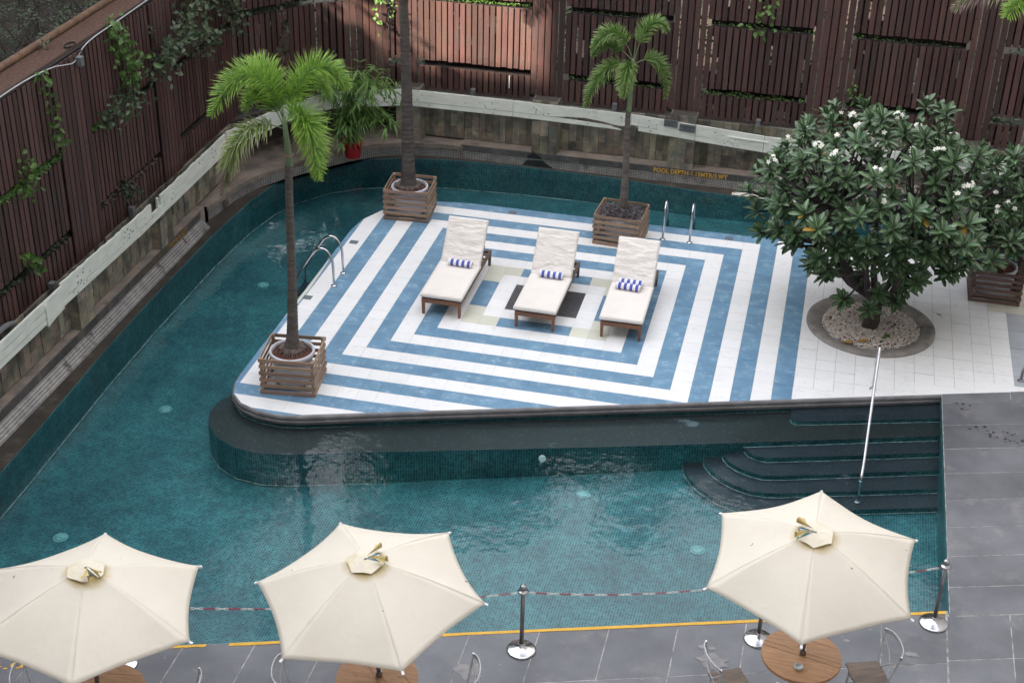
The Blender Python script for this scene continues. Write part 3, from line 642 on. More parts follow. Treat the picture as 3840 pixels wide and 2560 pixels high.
for k in range(46):
    y=random.choice([-3.3,-3.2,-2.9,-1.6,-1.5,-1.4,-1.0,.3,.9,1.5,2,2.4])+random.uniform(-.15,.15); boxobj('nail_hole','fence_dark',(-6.6825,y,random.uniform(.88,1.17)),(.002,random.uniform(.012,.035),random.uniform(.012,.025)),rl)
# signs
def sign(lines, x0,x1,z0,z1, label):
    t=thing('sign',label,'sign',((x0+x1)/2,5.70,(z0+z1)/2)); MB().box((0,0,0),(x1-x0,.012,z1-z0)).build('sign_plate','sign',t)
    MB().box((0,.004,0),(x1-x0+.014,.008,z1-z0+.014)).build('sign_frame','grey_box',t)
    k=len(lines)
    for i,(l,wf) in enumerate(lines): put_text('lettering',l,(x1-x0)*wf,(z1-z0)*.23,'sign_ink',V(t.location)+V((0,-.0075,(z1-z0)*(.19-.36*i))),(1,0,0),(0,0,1),t)
    t.rotation_euler=(0,R(2.6),0)
sign([('POOL DEPTH',.80),('1.15 MTR',.5)],1.10,1.36,1.055,1.185,'small grey sign reading pool depth on the white rail')
sign([('NO LIFEGUARD',.9),('ON DUTY',.55)],1.41,1.70,.985,1.125,'grey sign reading no lifeguard on duty on the white rail')
for i,(x,y,z,l) in enumerate(((-2.81,5.99,1.22,'grey metal box at the fence foot just right of the tall palm trunk'),(.065,5.99,1.22,'grey metal box at the fence foot left of the small palm trunk'),(2.885,5.99,1.20,'grey metal box at the fence foot beside the plumeria'),(-6.86,-3.64,1.15,'grey metal box at the left fence foot above the smooth patched board'),(-6.86,-2.0,4.13,'grey metal box high on the left fence under the sagging cable'),(-6.86,-.95,1.20,'grey metal box at the left fence foot beside the notched boards'))):
    t=thing('junction_box',l,'junction box',(x,y,z),group='boxes fixed to the fence'); MB().box((0,0,0),(.085,.10,.13)).build('casing','grey_box',t); MB().box((0,0,.068),(.095,.11,.008)).build('lid','grey_box',t)
tag(MB().tube([(-.0,6.0,0),(0,5.9,0)],.02).build('pipe_stub','grey_box',loc=(-6.7,-5.0,1.2)),'short grey pipe elbow behind the white rail at the far left','pipe')
bpy.data.objects['pipe_stub'].data.clear_geometry(); _b=MB(); _b.tube(spline([(-6.95,-5.35,1.05),(-6.90,-5.2,1.16),(-6.86,-5.0,1.20),(-6.86,-4.8,1.14)],4),.045,8); bpy.data.objects['pipe_stub'].data.from_pydata(_b.v,[],_b.f); bpy.data.objects['pipe_stub'].location=(0,0,0)
tag(MB().box((0,0,0),(.10,.02,.22)).build('cloth_scrap','orange',loc=(3.05,6.30,1.80),smooth=False),'orange red cloth scrap showing through the fence slot beside the plumeria','cloth')
tag(MB().box((0,0,0),(.02,.006,.26)).build('peeled_strip','petal',loc=(-2.08,6.03,1.50)),'white peeled strip hanging on the lower slats of the back fence','strip')

# ================================================================ DECK ISLAND
FY=lambda x:-1.29+.336*(x-6.4)
FC=[(-3.985,-3.15),(-3.982,-3.45),(-3.955,-3.78),(-3.86,-4.06),(-3.66,-4.27),(-3.35,-4.40),(-3.0,-4.425),(-2.7,-4.365),(-2.35,-4.25)]
HULL=FC+[(6.4,-1.29),(12,FY(12)),(12,3.42),(-2.15,3.42),(-2.77,3.34),(-3.3,3.07),(-3.70,2.65),(-3.92,2.18),(-3.985,1.7)]
b=MB(); b.prism(HULL,-1.0,-.0065); 
for i in range(len(b.f)-1):
    a=b.v[b.f[i][0]];c=b.v[b.f[i][1]]; b.mi[i]=1 if abs(c[0]-a[0])>=abs(c[1]-a[1]) else 2
deck=structure(b.build('pool_deck',['grout','pool_xz','pool_yz']))
T=.3; cells={'white_tile':[],'blue_tile':[],'cream_tile':[],'grey_tile':[]}
for i in range(-14,40):
    for j in range(-15,12):
        x0,x1=i*T,(i+1)*T; y0,y1=(j-.5)*T,(j+.5)*T
        p=clip([(x0,y0),(x1,y0),(x1,y1),(x0,y1)],HULL)
        if len(p)<3 or area(p)<.0006: continue
        cx,cy=(x0+x1)/2/T,(y0+y1)/2/T; ax,ay=abs(cx),abs(cy)
        k=max(math.floor(ax-5),math.floor(ay-4.5))
        if cx>14:
            col='white_tile'
            if 24.7<cx<25.8 and -2.7<cy<5.6: col='grey_tile'
            if cx>=25.8 or (cx>24 and cy>5.6): col='cream_tile'
        elif k>=0: col='blue_tile' if k%2==0 else 'white_tile'
        elif ax<2 and ay<1.5: continue
        elif ax<3 and ay<2.5: col='white_tile'
        elif ax<4 and ay<3.5:
            xs_,ys_=ax>3,ay>2.5
            col='cream_tile' if (ys_ and ax>2) or (xs_ and ay>1.5) else 'blue_tile'
        else: col='white_tile'
        cc=(cx*T-5.3,cy*T-.58)
        if math.hypot(*cc)<.86: continue
        g=.0016 if cx<14 else .0026
        full=area(p)>.0899
        cells[col].append((( V((cx*T,cy*T,0))-CAM).length,cx*T,cy*T,p if not full else None,g))
for col,L in cells.items():
    L.sort(key=lambda q:q[0]); rest=MB(); meshes={}
    for n_,(d,x,y,p,g) in enumerate(L):
        if n_<300:
            if p is None:
                if g not in meshes:
                    bb=MB(); h=T/2-g; bb.box((0,0,-.007),(2*h,2*h,.014)); me=bpy.data.meshes.new(col); me.from_pydata(bb.v,[],bb.f); me.materials.append(MT[col]); meshes[g]=me
                z=random.uniform(-.0006,.0006) if g<.002 else random.uniform(-.003,.002)
                link(col,meshes[g],deck,(x,y,z))
            else:
                bb=MB(); bb.prism([(a-x,c-y) for a,c in p],-.014,0); bb.build(col,col,deck,loc=(x,y,0))
        else: rest.prism(p or [(x-T/2+g,y-T/2+g),(x+T/2-g,y-T/2+g),(x+T/2-g,y+T/2-g),(x-T/2+g,y+T/2-g)],-.014,0)
    if rest.v: tag(rest.build(col+'_field',col,deck),kind='stuff')
tag(MB().box((0,0,-.008),(1.196,.896,.014)).build('mosaic_mat','mat_mosaic',deck),'dark mosaic rectangle in the middle of the striped deck')
# moulded coping on the front edge
cop=FC[1:]+[(x,FY(x)) for x in (-1.5,0,1.5,3,4.5,6.40)]
def offs(pts,d):
    o=[]
    for i,p in enumerate(pts):
        a=V(pts[max(0,i-1)]);c=V(pts[min(len(pts)-1,i+1)]);t=(c-a).normalized(); o.append((p[0]+t.y*d,p[1]-t.x*d))
    return o
prof=[(-.004,-.0005),(.012,-.003),(.026,-.014),(.034,-.034),(.034,-.062),(.022,-.076),(.022,-.086),(.036,-.094),(.038,-.112),(.020,-.122),(.020,-.150)]
b=MB(); rings=[offs(cop,d) for d,z in prof]; nc=len(cop)
b.add([(x,y,prof[i][1]) for i,r in enumerate(rings) for x,y in r],[(i*nc+k,(i+1)*nc+k,(i+1)*nc+k+1,i*nc+k+1) for i in range(len(prof)-1) for k in range(nc-1)])
b.build('coping','coping',deck,smooth=True)
# pale mortar strip at the water edge of the tiles
b=MB()
for x0,x1 in ((-1.9,-.5),): pass
L=[(-3.972,-1.6),(-3.972,-.9),(-3.972,.2),(-3.972,.5)]
b.add([(-3.975,-1.75,.0025),(-3.93,-1.2,.0025),(-3.915,-.7,.0025),(-3.93,-.1,.0025),(-3.95,.35,.0025),(-3.975,.5,.0025)],[(0,1,2,3,4,5)])
b.build('mortar_patch','cream_tile',deck)
# submerged ledge and steps
LED=[(-3.98,-3.72),(-4.13,-3.95),(-4.17,-4.30),(-4.05,-4.62),(-3.8,-4.9),(-3.45,-5.09),(-3.05,-5.14),(-2.65,-5.06),(-1.84,-4.80),(-.66,-4.43),(1.73,-3.68),(3.56,-3.08),(6.42,-2.12)]
def step(parent,pts,zt,back,name='step',mat='step'):
    b=MB(); P=pts+back; b.prism(P,-1.0,zt)
    for i in range(len(b.f)-1): b.mi[i]=1
    o=b.build(name,[mat,'pool_xz'],parent); return o
sub=structure(bpy.data.objects.new('pool_steps',None)); C.objects.link(sub)
step(sub,LED,-.22,[(6.42,-1.5),(-3.6,-3.6)],'bench_ledge','ledge')
step(sub,[(4.22,-1.9),(4.22,-2.28),(4.25,-2.35),(4.34,-2.385),(6.42,-1.73)],-.158,[(6.42,-1.25)],'step')
ST=[([(3.61,-2.98),(3.63,-3.07),(3.70,-3.17),(3.82,-3.235),(3.96,-3.25),(4.66,-3.03),(6.42,-2.45)],-.30),
    ([(3.33,-3.08),(3.34,-3.21),(3.42,-3.35),(3.57,-3.47),(3.78,-3.56),(3.95,-3.585),(4.12,-3.55),(6.42,-2.79)],-.38),
    ([(3.05,-3.18),(3.09,-3.35),(3.21,-3.54),(3.36,-3.68),(3.54,-3.80),(3.77,-3.88),(4.01,-3.89),(4.2,-3.85),(6.42,-3.14)],-.46),
    ([(2.76,-3.30),(2.84,-3.55),(2.95,-3.74),(3.12,-3.93),(3.36,-4.11),(3.65,-4.225),(3.85,-4.255),(4.05,-4.24),(6.42,-3.49)],-.54)]
for pts,z in ST: step(sub,pts,z,[(6.42,-1.6),(pts[0][0],-2.6)])
b=MB()
def line_at(pts,z): b.tube([(x,y,z) for x,y in offs(pts,.004)],.0055,4,False)
line_at(cop,-.216); line_at([(4.22,-2.28),(4.25,-2.35),(4.34,-2.385),(6.4,-1.735)],-.216); line_at([(3.6,-3.07),(6.4,-2.13)],-.296)
line_at(ST[0][0],-.376); line_at(ST[1][0],-.456); line_at(ST[2][0],-.536); line_at(ST[3][0],-.62); line_at(LED[:12],-.76)
b.build('grout_line','edge_line',sub)

# ================================================================ SLATE PAVING
EY=lambda x:-6.45+.334*(x-6.347)
L2=lambda x:-6.54+.31*(x-6.37)
b=MB(); b.prism([(6.40,L2(6.4)),(14,L2(14)),(14,FY(14)),(6.40,FY(6.4))],-1.0,-.0028)
for i in range(4): b.mi[i]=1
walk=structure(b.build('slate_walkway',['slate_joint','pool_yz']))
rows=[FY(7)+.0]+[-1.36-.632*k for k in range(9)]
def slab(parent,p,gap=.0065,z=0):
    cx=sum(q[0] for q in p)/len(p);cy=sum(q[1] for q in p)/len(p); P=[(x-cx,y-cy) for x,y in p]
    P=[(x-gap*(1 if x>0 else -1),y-gap*(1 if y>0 else -1)) for x,y in P]
    bb=MB(); bb.prism(P,-.03,0); return bb.build('paving_slab','slate',parent,loc=(cx,cy,z+random.uniform(-.0015,.001)))
def rowline(k,x):
    if k==0: return FY(x)
    return -1.36-.632*(k-1)+.31*(x-7)
for k in range(9):
    xsx=[6.403,7.42,8.9,10.4,12,14] if k==0 else [6.403,7.9+.3*(k%2),9.6,11.2,14]
    for x0,x1 in zip(xsx,xsx[1:]):
        bot0=max(rowline(k+1,x0),L2(x0)+.002);bot1=max(rowline(k+1,x1),L2(x1)+.002)
        slab(walk,[(x0,bot0),(x1,bot1),(x1,rowline(k,x1)),(x0,rowline(k,x0))])
b=MB(); b.prism([(-16,-26),(14,-26),(14,L2(14)-.004),(6.40,L2(6.4)-.004),(6.38,EY(6.38)),(-16,EY(-16))],-1.0,-.0028)
for i in range(6): b.mi[i]=1
fg=structure(b.build('slate_terrace',['slate_joint','pool_xz']))
xs=[.86+.79*k for k in range(-10,8)]; xs=[x for x in xs if x<6.3]+[6.36]
for r_ in range(6):
    for x0,x1 in zip(xs,xs[1:]): slab(fg,[(x0,EY(x0)-.95*(r_+1)),(x1,EY(x1)-.95*(r_+1)),(x1,EY(x1)-.95*r_-(0.001 if r_ else 0)),(x0,EY(x0)-.95*r_)])
    xr=[6.37,7.12,8.0,9,10]
    for x0,x1 in zip(xr,xr[1:]): slab(fg,[(x0,L2(x0)-.008-.80*(r_+1)),(x1,L2(x1)-.008-.80*(r_+1)),(x1,L2(x1)-.008-.8*r_),(x0,L2(x0)-.008-.8*r_)])
for a,c,w in ((-2.62,-2.50,.03),(-2.42,-2.05,.05),(-1.80,1.0,.055),(1.0,6.36,.055)):
    P=[(a,EY(a)-.004),(c,EY(c)-.004)]; Q=[(c-(c-a)*k/14,EY(c-(c-a)*k/14)-w-random.uniform(-.006,.004)) for k in range(15)]
    bb=MB(); bb.prism([P[0]]+Q[::-1]+[P[1]],.001,.0045); bb.build('painted_line','yellow',fg)
put_text('depth_number','4.00',.62,.115,'yellow',(-4.02,-10.14,.004),(1,.334,0),(-.334,1,0),fg)
b=MB()
for k in range(60):
    x=random.uniform(-5,6);y=EY(x)-random.uniform(.1,2.2); r0=random.uniform(.006,.022)
    b.add([(x+r0*random.uniform(.6,1.3)*math.cos(q),y+r0*random.uniform(.6,1.2)*math.sin(q),.0032) for q in [i*1.05 for i in range(6)]],[tuple(range(6))])
for (x,y,rx,ry) in ((1.0,-8.92,.20,.16),(.55,-9.3,.28,.05),(3.7,-8.05,.20,.13),(3.6,-7.85,.12,.04),(5.95,-7.35,.10,.04),(5.2,-7.3,.05,.03),(.2,-8.9,.12,.03)):
    b.add([(x+rx*random.uniform(.5,1.15)*math.cos(q),y+ry*random.uniform(.5,1.2)*math.sin(q),.0040) for q in [i*.393 for i in range(16)]],[tuple(range(16))])
tag(b.build('paving_stain',simple('pale_stain',(.30,.285,.28),(.19,.19,.20),12,.7),fg),kind='stuff')
b=MB()
for (cx,cy,k_) in ((6.72,-1.62,7),(7.1,-2.15,14),(7.4,-2.35,14)):
    for k in range(k_):
        x=cx+random.gauss(0,.16);y=cy+random.gauss(0,.07); r0=random.uniform(.006,.024)
        if x<6.45: continue
        b.add([(x+r0*1.3*math.cos(q),y+r0*math.sin(q),.0035) for q in [i*.7 for i in range(9)]],[tuple(range(9))])
b.build('water_drops','damp',walk)
for x,y,l in ((-5.25,-6.95,'round pale light cover on the pool floor at the far left near the umbrella'),(-5.25,-3.6,'round pale light cover on the pool floor left of the deck corner'),(-5.32,.68,'pale round cover on the pool floor left of the pool ladder'),(1.49,-4.29,'faint round light cover on the pool floor near the deck wall'),(3.23,-5.2,'round pale light cover on the pool floor beside the right umbrella')):
    z=-.795 if x<-3 else (-.68 if x<2 else -.64); t=thing('pool_light',l,'pool light',(x,y,z),group='pool floor lights'); MB().lathe([(.085,0),(.085,.012),(.06,.02),(.0,.024)],20,cap=False).build('cover','light_cover',t,smooth=True); MB().lathe([(.105,0),(.10,.008),(.085,.009)],20,cap=False).build('rim','light_cover',t)
t=thing('pool_inlet','white round inlet nozzle on the dark wall under the deck ledge','inlet',(.82,-3.99,-.33)); MB().lathe([(.055,0),(.05,.03),(.03,.035)],14).build('nozzle','petal',t); t.rotation_euler=(R(70),0,R(18)); t.location=(.82,-4.02,-.36)
for x,y,l in ((-3.77,1.24,'small square grey cover set in the white stripe near the first crate'),(-3.85,-.94,'small square grey cover on the blue edge stripe below the ladder'),(-1.32,3.23,'small square grey cover in the back blue stripe behind the loungers'),(2.72,3.23,'small square grey cover in the back blue stripe right of the ladder')):
    tag(MB().box((0,0,.003),(.15,.13,.004)).build('deck_cover','grey_cover',loc=(x,y,0)),l,'cover','square covers let into the deck')
b=MB()

# ================================================================ LEAF TOOLS
def leaf(mb, p, d, nrm, L, W, droop=.0, nseg=4, shape='obovate', fold=.12):
    """one leaf blade from p along d, faces up along nrm, v runs to the tip"""
    d=V(d).normalized(); sd=d.cross(V(nrm)); sd=sd.normalized() if sd.length>1e-4 else V((1,0,0)); up=sd.cross(d); vs=[];uv=[];fs=[]
    for i in range(nseg+1):
        t=i/nseg
        if shape=='obovate': w=W*(.16+.84*math.sin(math.pi*min(1,t**1.35*.86+.06)))
        elif shape=='lance': w=W*math.sin(math.pi*(.12+.86*t))**.8
        else: w=W*math.sin(math.pi*(.10+.86*t**.7))
        if i==nseg: w*=.55 if shape=='obovate' else .05
        c=V(p)+d*L*t+V((0,0,-1))*droop*L*t*t
        vs+= [c-sd*w/2+up*w*fold, c, c+sd*w/2+up*w*fold]; uv+=[(0,t),(.5,t),(1,t)]
    for i in range(nseg):
        a=i*3; fs+=[(a,a+1,a+4,a+3),(a+1,a+2,a+5,a+4)]
    mb.add(vs,fs,uv)
def quadleaf(mb,p,d,nrm,L,W,droop=.1):
    d=V(d).normalized(); sd=d.cross(V(nrm)); sd=sd.normalized() if sd.length>1e-4 else V((1,0,0)); p=V(p)
    m1=p+d*L*.5; m1.z-=droop*L*.25; e=p+d*L; e.z-=droop*L
    mb.add([p,m1-sd*W/2,e,m1+sd*W/2],[(0,1,2,3)],[(.5,0),(0,.5),(.5,1),(1,.5)])
def rdir(zmin=-1,zmax=1):
    z=random.uniform(zmin,zmax);a=random.uniform(0,2*math.pi);r=math.sqrt(1-z*z); return V((r*math.cos(a),r*math.sin(a),z))

# ================================================================ CRATES, POTS AND PALMS
def crate(name,label,loc,rz,w,d,h,mat='crate',group='slatted timber crates on the deck'):
    t=thing(name,label,'crate',loc,rz,group); n=6; sh=.055; gap=(h-n*sh-.01)/(n-1)
    for sx in(-1,1):
        for sy in(-1,1): boxobj('corner_post',mat,(sx*(w/2-.036),sy*(d/2-.036),h/2),(.04,.04,h-.01),t,world=False)
    for i in range(n):
        z=.006+sh/2+i*(sh+gap)
        for s in(-1,1):
            boxobj('slat',mat,(random.uniform(-.008,.008),s*(d/2-.008),z+random.uniform(-.004,.004)),(w,.016,sh*random.uniform(.92,1.05)),t,world=False,ry=random.uniform(-.012,.012))
            boxobj('slat',mat,(s*(w/2-.009),random.uniform(-.004,.004),z+random.uniform(-.006,.006)),(.016,d-.034,sh*random.uniform(.9,1.05)),t,world=False,rx=random.uniform(-.015,.015))
    for s in(-.25,.25): boxobj('base_slat',mat,(0,s*d,.012),(w-.06,.09,.016),t,world=False)
    return t
def pot(label,loc,r=.335,h=.52,soil=True,mat='pot'):
    t=thing('plant_pot',label,'pot',loc); b=MB(); b.lathe([(r*.74,.0),(r*.93,h-.07),(r,h-.06),(r+.006,h-.045),(r+.006,h-.008),(r-.004,h),(r-.028,h),(r-.034,h-.05),(r-.05,.05)],32,cap=False); b.build('pot_wall',mat,t,smooth=True)
    b=MB(); b.lathe([(r-.036,h-.055),(r*.6,h-.045),(.0,h-.03)],24,cap=False); b.build('soil','pot_soil' if soil else 'soil',t); return t
def roots(t,base,r,n=64,rout=.26,mat='root'):
    b=MB()
    for k in range(n):
        a=2*math.pi*k/n+random.uniform(-.05,.05); q=V((math.cos(a),math.sin(a),0)); ro=rout*random.uniform(.7,1.05)
        b.tube([base+q*r*.95+V((0,0,.06)),base+q*(r+ro)*.55+V((0,0,.045)),base+q*ro+V((0,0,-.012))],[.008,.007,.005],5,False)
    b.build('root',mat,t)
E_=V((.976,.216,0)); Dp=V((-.216,.976,0))
def frond(t,name,base,mid,tip,ll,mat,old=False,n=64,lw=.013,rach=.009,plume=True,stalk=.12,dry=0):
    """plumose frond: rachis through three points, leaflets all round it"""
    P0,P1,P2=V(base),V(mid),V(tip); ctrl=P1*2-(P0+P2)/2
    q=lambda s:P0*(1-s)**2+ctrl*2*s*(1-s)+P2*s*s
    b=MB(); b.tube([q(i/10) for i in range(11)],[rach*(1-.75*i/10) for i in range(11)],5); b.build('stalk','crownshaft',t)
    b=MB(); bd=MB()
    n=int(n*.88); lw=lw*1.2; ll=ll*1.28
    for i in range(n):
        s=stalk+(1-stalk)*i/n; c=q(s); tg=(q(min(1,s+.02))-q(max(0,s-.02))).normalized(); sd=tg.cross(V((0,0,1))).normalized(); up=sd.cross(tg)
        env=math.sin(math.pi*min(1,.18+.80*s))**.6
        for k,ang in enumerate((0,180,38,142,72,108,-22,202) if plume else (8,172)):
            if plume and k>5 and i%2: continue
            a=R(ang+random.uniform(-14,14)); dirn=sd*math.cos(a)+up*math.sin(a); dirn=(dirn+tg*random.uniform(.40,.80)).normalized()
            L=ll*env*random.uniform(.82,1.08)*(.9 if k>3 else 1)
            leaf(bd if (dry and s>dry and random.random()<.75) else b,c,dirn,up if abs(dirn.dot(up))<.9 else sd,L,lw*random.uniform(.8,1.2),droop=random.uniform(.02,.20)+(.30 if old else 0),nseg=3,shape='lance',fold=.2)
    o=b.build(name,mat,t)
    if bd.v: bd.build('dry_leaflets','palm_dry',o)
    return o
def palm(label,base,top,r0,r1,shaft_to,mat='palm_bark',flare=1.6,rings=True,ring_gap=.05):
    t=thing('palm_tree',label,'palm',base); B=V(base);Tp=V(top)-B; H=Tp.length; prof=[];z=0
    pts=[];rad=[]
    n=int(H/ring_gap)
    for i in range(n):
        for f,k in ((0,1.05),(.72,1.0),(.74,.92),(.97,.93)):
            s=(i+f)/n; h=s*H; fl=1+(flare-1)*math.exp(-h/.16)*1.0; rr=(r0+(r1-r0)*min(1,s*1.15)**.75)*fl
            amp=k if s>.12 else 1+(k-1)*.4
            pts.append(Tp*s+V((math.sin(s*5)*.012,0,0))); rad.append(rr*amp)
    b=MB(); b.tube(pts,rad,14); b.build('trunk',mat,t)
    e=V(shaft_to)-B
    b=MB(); b.tube([Tp-V((0,0,.02)),Tp+(e-Tp)*.08,Tp+(e-Tp)*.5,e],[r1*1.0,r1*1.02,r1*.82,r1*.55],12); b.build('crownshaft','crownshaft',t,smooth=True)
    return t
def fr_pts(c,pts,k):
    """offsets (right, up, depth)"""
    return [V(c)+E_*a*k+V((0,0,b_*k/.87))+Dp*d*k for a,b_,d in pts]

crate('slatted_crate','pale slatted crate on the front left corner of the striped deck',(-3.12,-3.52,0),R(7),.83,.79,.60)
pot('white plastic pot with red soil in the front left crate',(-3.14,-3.48,.022))
p1=palm('ringed palm in the front left crate with bright green fronds',(-3.16,-3.42,.46),(-3.02,-3.46,3.52),.088,.052,(-3.06,-3.46,4.22),ring_gap=.062,flare=1.75)
roots(p1,V((0,0,.04)),.13)
c1=(-3.06,-3.46,4.12)
k=1/782.
for nm,pp,ll,mt,old,kw in (
  ('frond',[(0,20,0),(-330,480,-60),(-720,130,-260)],.30,'palm_leaf',False,{}),
  ('frond',[(0,10,20),(-250,420,300),(-560,190,520)],.29,'palm_leaf',False,{}),
  ('frond',[(-20,0,0),(-240,250,120),(-430,60,150)],.26,'palm_leaf',False,{}),
  ('frond',[(40,30,0),(310,500,120),(690,330,60)],.30,'palm_leaf',False,{}),
  ('frond',[(30,20,60),(230,330,300),(420,130,420)],.25,'palm_leaf',False,{}),
  ('frond',[(20,20,-20),(270,130,-260),(400,-400,-420)],.29,'palm_leaf',False,{}),
  ('frond',[(-20,-40,-20),(-400,-40,-260),(-640,-600,-380)],.27,'palm_old',True,dict(dry=.80,lw=.013))):
    frond(p1,nm,*[q-V(p1.location) for q in fr_pts(c1,pp,k)],ll,mt,old,**kw)
b=MB(); b.tube([V(c1)-V(p1.location)-V((0,0,.1)),V(c1)-V(p1.location)+V((-.02,0,.62))],[.012,.003],6); b.build('spear_leaf','crownshaft',p1)
b=MB(); b.lathe([(.062,0),(.064,.012),(.062,.024)],12,cap=False); b.tube([(-.062,0,0),(-.075,-.02,-.12),(-.07,0,-.30)],.005,5); b.build('ribbon','pink',p1,loc=V((-3.02,-3.46,3.66))-V(p1.location))

crate('slatted_crate','weathered slatted crate on the back left corner of the striped deck',(-3.16,2.72,0),R(4),.84,.80,.60)
pot('white plastic pot of red soil in the back left crate',(-3.17,2.74,.022))
p2=palm('tall ringed palm in the back left crate running out of the top of the picture',(-3.2,2.76,.46),(-3.24,2.72,5.2),.128,.070,(-3.24,2.74,6.0),mat='palm_bark_dark',ring_gap=.085,flare=1.55)
roots(p2,V((0,0,.04)),.17,rout=.29)
for a in range(9):
    q=R(a*40+10); u=V((math.cos(q),math.sin(q),0)); c=V((-.04,-.02,5.45))
    frond(p2,'frond',c,c+u*.75+V((0,0,.55+.1*(a%3))),c+u*1.55+V((0,0,.05+.25*(a%2))),.34,'palm_leaf_b',n=52,lw=.018)
crate('slatted_crate','knotty slatted crate on the back edge behind the right hand lounger, filled with dark groundcover',(.80,2.72,0),R(-4),.86,.80,.57)
pot('white pot hidden under dark purple groundcover in the third crate',(.80,2.74,.022),h=.44)
p3=palm('small slender palm in the crate of dark groundcover',(.80,2.80,.38),(.80,2.80,2.42),.085,.046,(.82,2.78,3.36),mat='palm_bark',ring_gap=.11,flare=1.35)
c3=(.82,2.78,3.26); k=1/1007.
for pp,ll,mt,old in (([(-20,100,0),(-360,480,0),(-720,230,-80)],.215,'palm_leaf_b',False),([(-30,60,40),(-420,240,160),(-690,30,200)],.20,'palm_leaf_b',False),
  ([(-20,0,-20),(-480,-80,-160),(-800,-640,-240)],.21,'palm_leaf_b',False),([(0,40,-60),(-110,-20,-300),(-170,-400,-420)],.20,'palm_leaf_b',False),
  ([(20,80,0),(260,560,120),(560,480,100)],.22,'palm_leaf_b',False),([(20,0,0),(420,0,60),(600,-560,60)],.22,'palm_leaf_b',False)):
    frond(p3,'frond',*[q-V(p3.location) for q in fr_pts(c3,pp,k)],ll,mt,old,n=40,lw=.017,stalk=.18)
b=MB(); b.tube([V((.02,-.02,2.9)),V((.06,0,3.75))],[.010,.002],6); b.build('spear_leaf','crownshaft',p3)
gc=thing('groundcover_plants','dense dark purple groundcover filling the third crate around the small palm','plants',(.80,2.73,.44))
b=MB()
for k_ in range(1500):
    x,y=random.uniform(-.37,.37),random.uniform(-.34,.34); h=.10*(1-(x/.42)**2)*(1-(y/.40)**2)+random.uniform(0,.05)
    leaf(b,(x,y,h),rdir(-.1,.8),(0,0,1),random.uniform(.035,.06),.03,.3,2,'lance')
tag(b.build('leaves','purple_leaf',gc),kind='stuff')
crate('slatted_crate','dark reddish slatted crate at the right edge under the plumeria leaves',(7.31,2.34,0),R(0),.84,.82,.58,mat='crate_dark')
pot('dark shaded pot inside the right hand crate',(7.30,2.36,.022),h=.5)
p4=palm('thick grey palm trunk at the right edge with one dry drooping frond',(7.34,2.52,.46),(7.42,2.55,4.5),.13,.09,(7.45,2.5,5.2),ring_gap=.07,flare=1.3)
c=V((.1,-.02,4.62)); 
frond(p4,'frond',c,c+V((-.75,-.25,.20)),c+V((-1.62,-.42,-.20)),.30,'palm_old',True,n=60,lw=.012,dry=.55)
frond(p4,'frond',c,c+V((-.45,-.5,.25)),c+V((-.85,-.9,-.12)),.33,'palm_leaf',False,n=44,lw=.016)
frond(p4,'frond',c,c+V((.5,.5,.6)),c+V((1.3,.9,.3)),.34,'palm_leaf',n=40,lw=.018)
frond(p4,'frond',c,c+V((-.3,.7,.7)),c+V((-.5,1.5,.6)),.34,'palm_leaf',n=40,lw=.018)

# bamboo in the red pot
bp=thing('plant_pot','red plastic pot of white pebbles on the corner terrace','pot',(-4.92,4.62,.15)); b=MB(); b.lathe([(.15,0),(.20,.30),(.225,.31),(.225,.36),(.205,.36),(.20,.30)],24,cap=False); b.build('pot_wall','red_pot',bp,smooth=True)
b=MB(); b.lathe([(.20,.29),(.0,.32)],18,cap=False); b.build('pebbles','pebble',bp)
bm=thing('bamboo_plant','bushy young bamboo with long thin leaves in the red pot','bamboo',(-4.92,4.62,.45))
bs=MB(); bl=MB()
for k_ in range(28):
    a=random.uniform(0,2*math.pi); rr=random.uniform(.2,1.0); e=V((math.cos(a)*rr*1.0+.20,math.sin(a)*rr*.6-.05,random.uniform(.6,1.95)*(1-.28*rr)))
    if k_%4==0: e.z=random.uniform(.1,.6); e.x*=1.1
    m0=V((e.x*.25,e.y*.25,e.z*.75+.2)); pts=spline([(random.uniform(-.06,.06),random.uniform(-.06,.06),-.1),m0,e],6); bs.tube(pts,[.007*(1-.7*i/len(pts)) for i in range(len(pts))],4,False)
    for i in range(5,len(pts)):
        for j in range(random.choice([1,1,2])):
            d=rdir(-.6,.5); tw=pts[i]+d*random.uniform(.08,.26); bs.tube([pts[i],tw],.0025,3,False)
            for l in range(5):
                dd=(d+rdir(-.9,.4)*.9).normalized(); leaf(bl,tw,dd,(0,0,1),random.uniform(.17,.28),random.uniform(.026,.038),random.uniform(.1,.5),3,'lance')
bs.build('cane','vine_leaf',bm); tag(bl.build('foliage','bamboo_leaf',bm),kind='stuff')

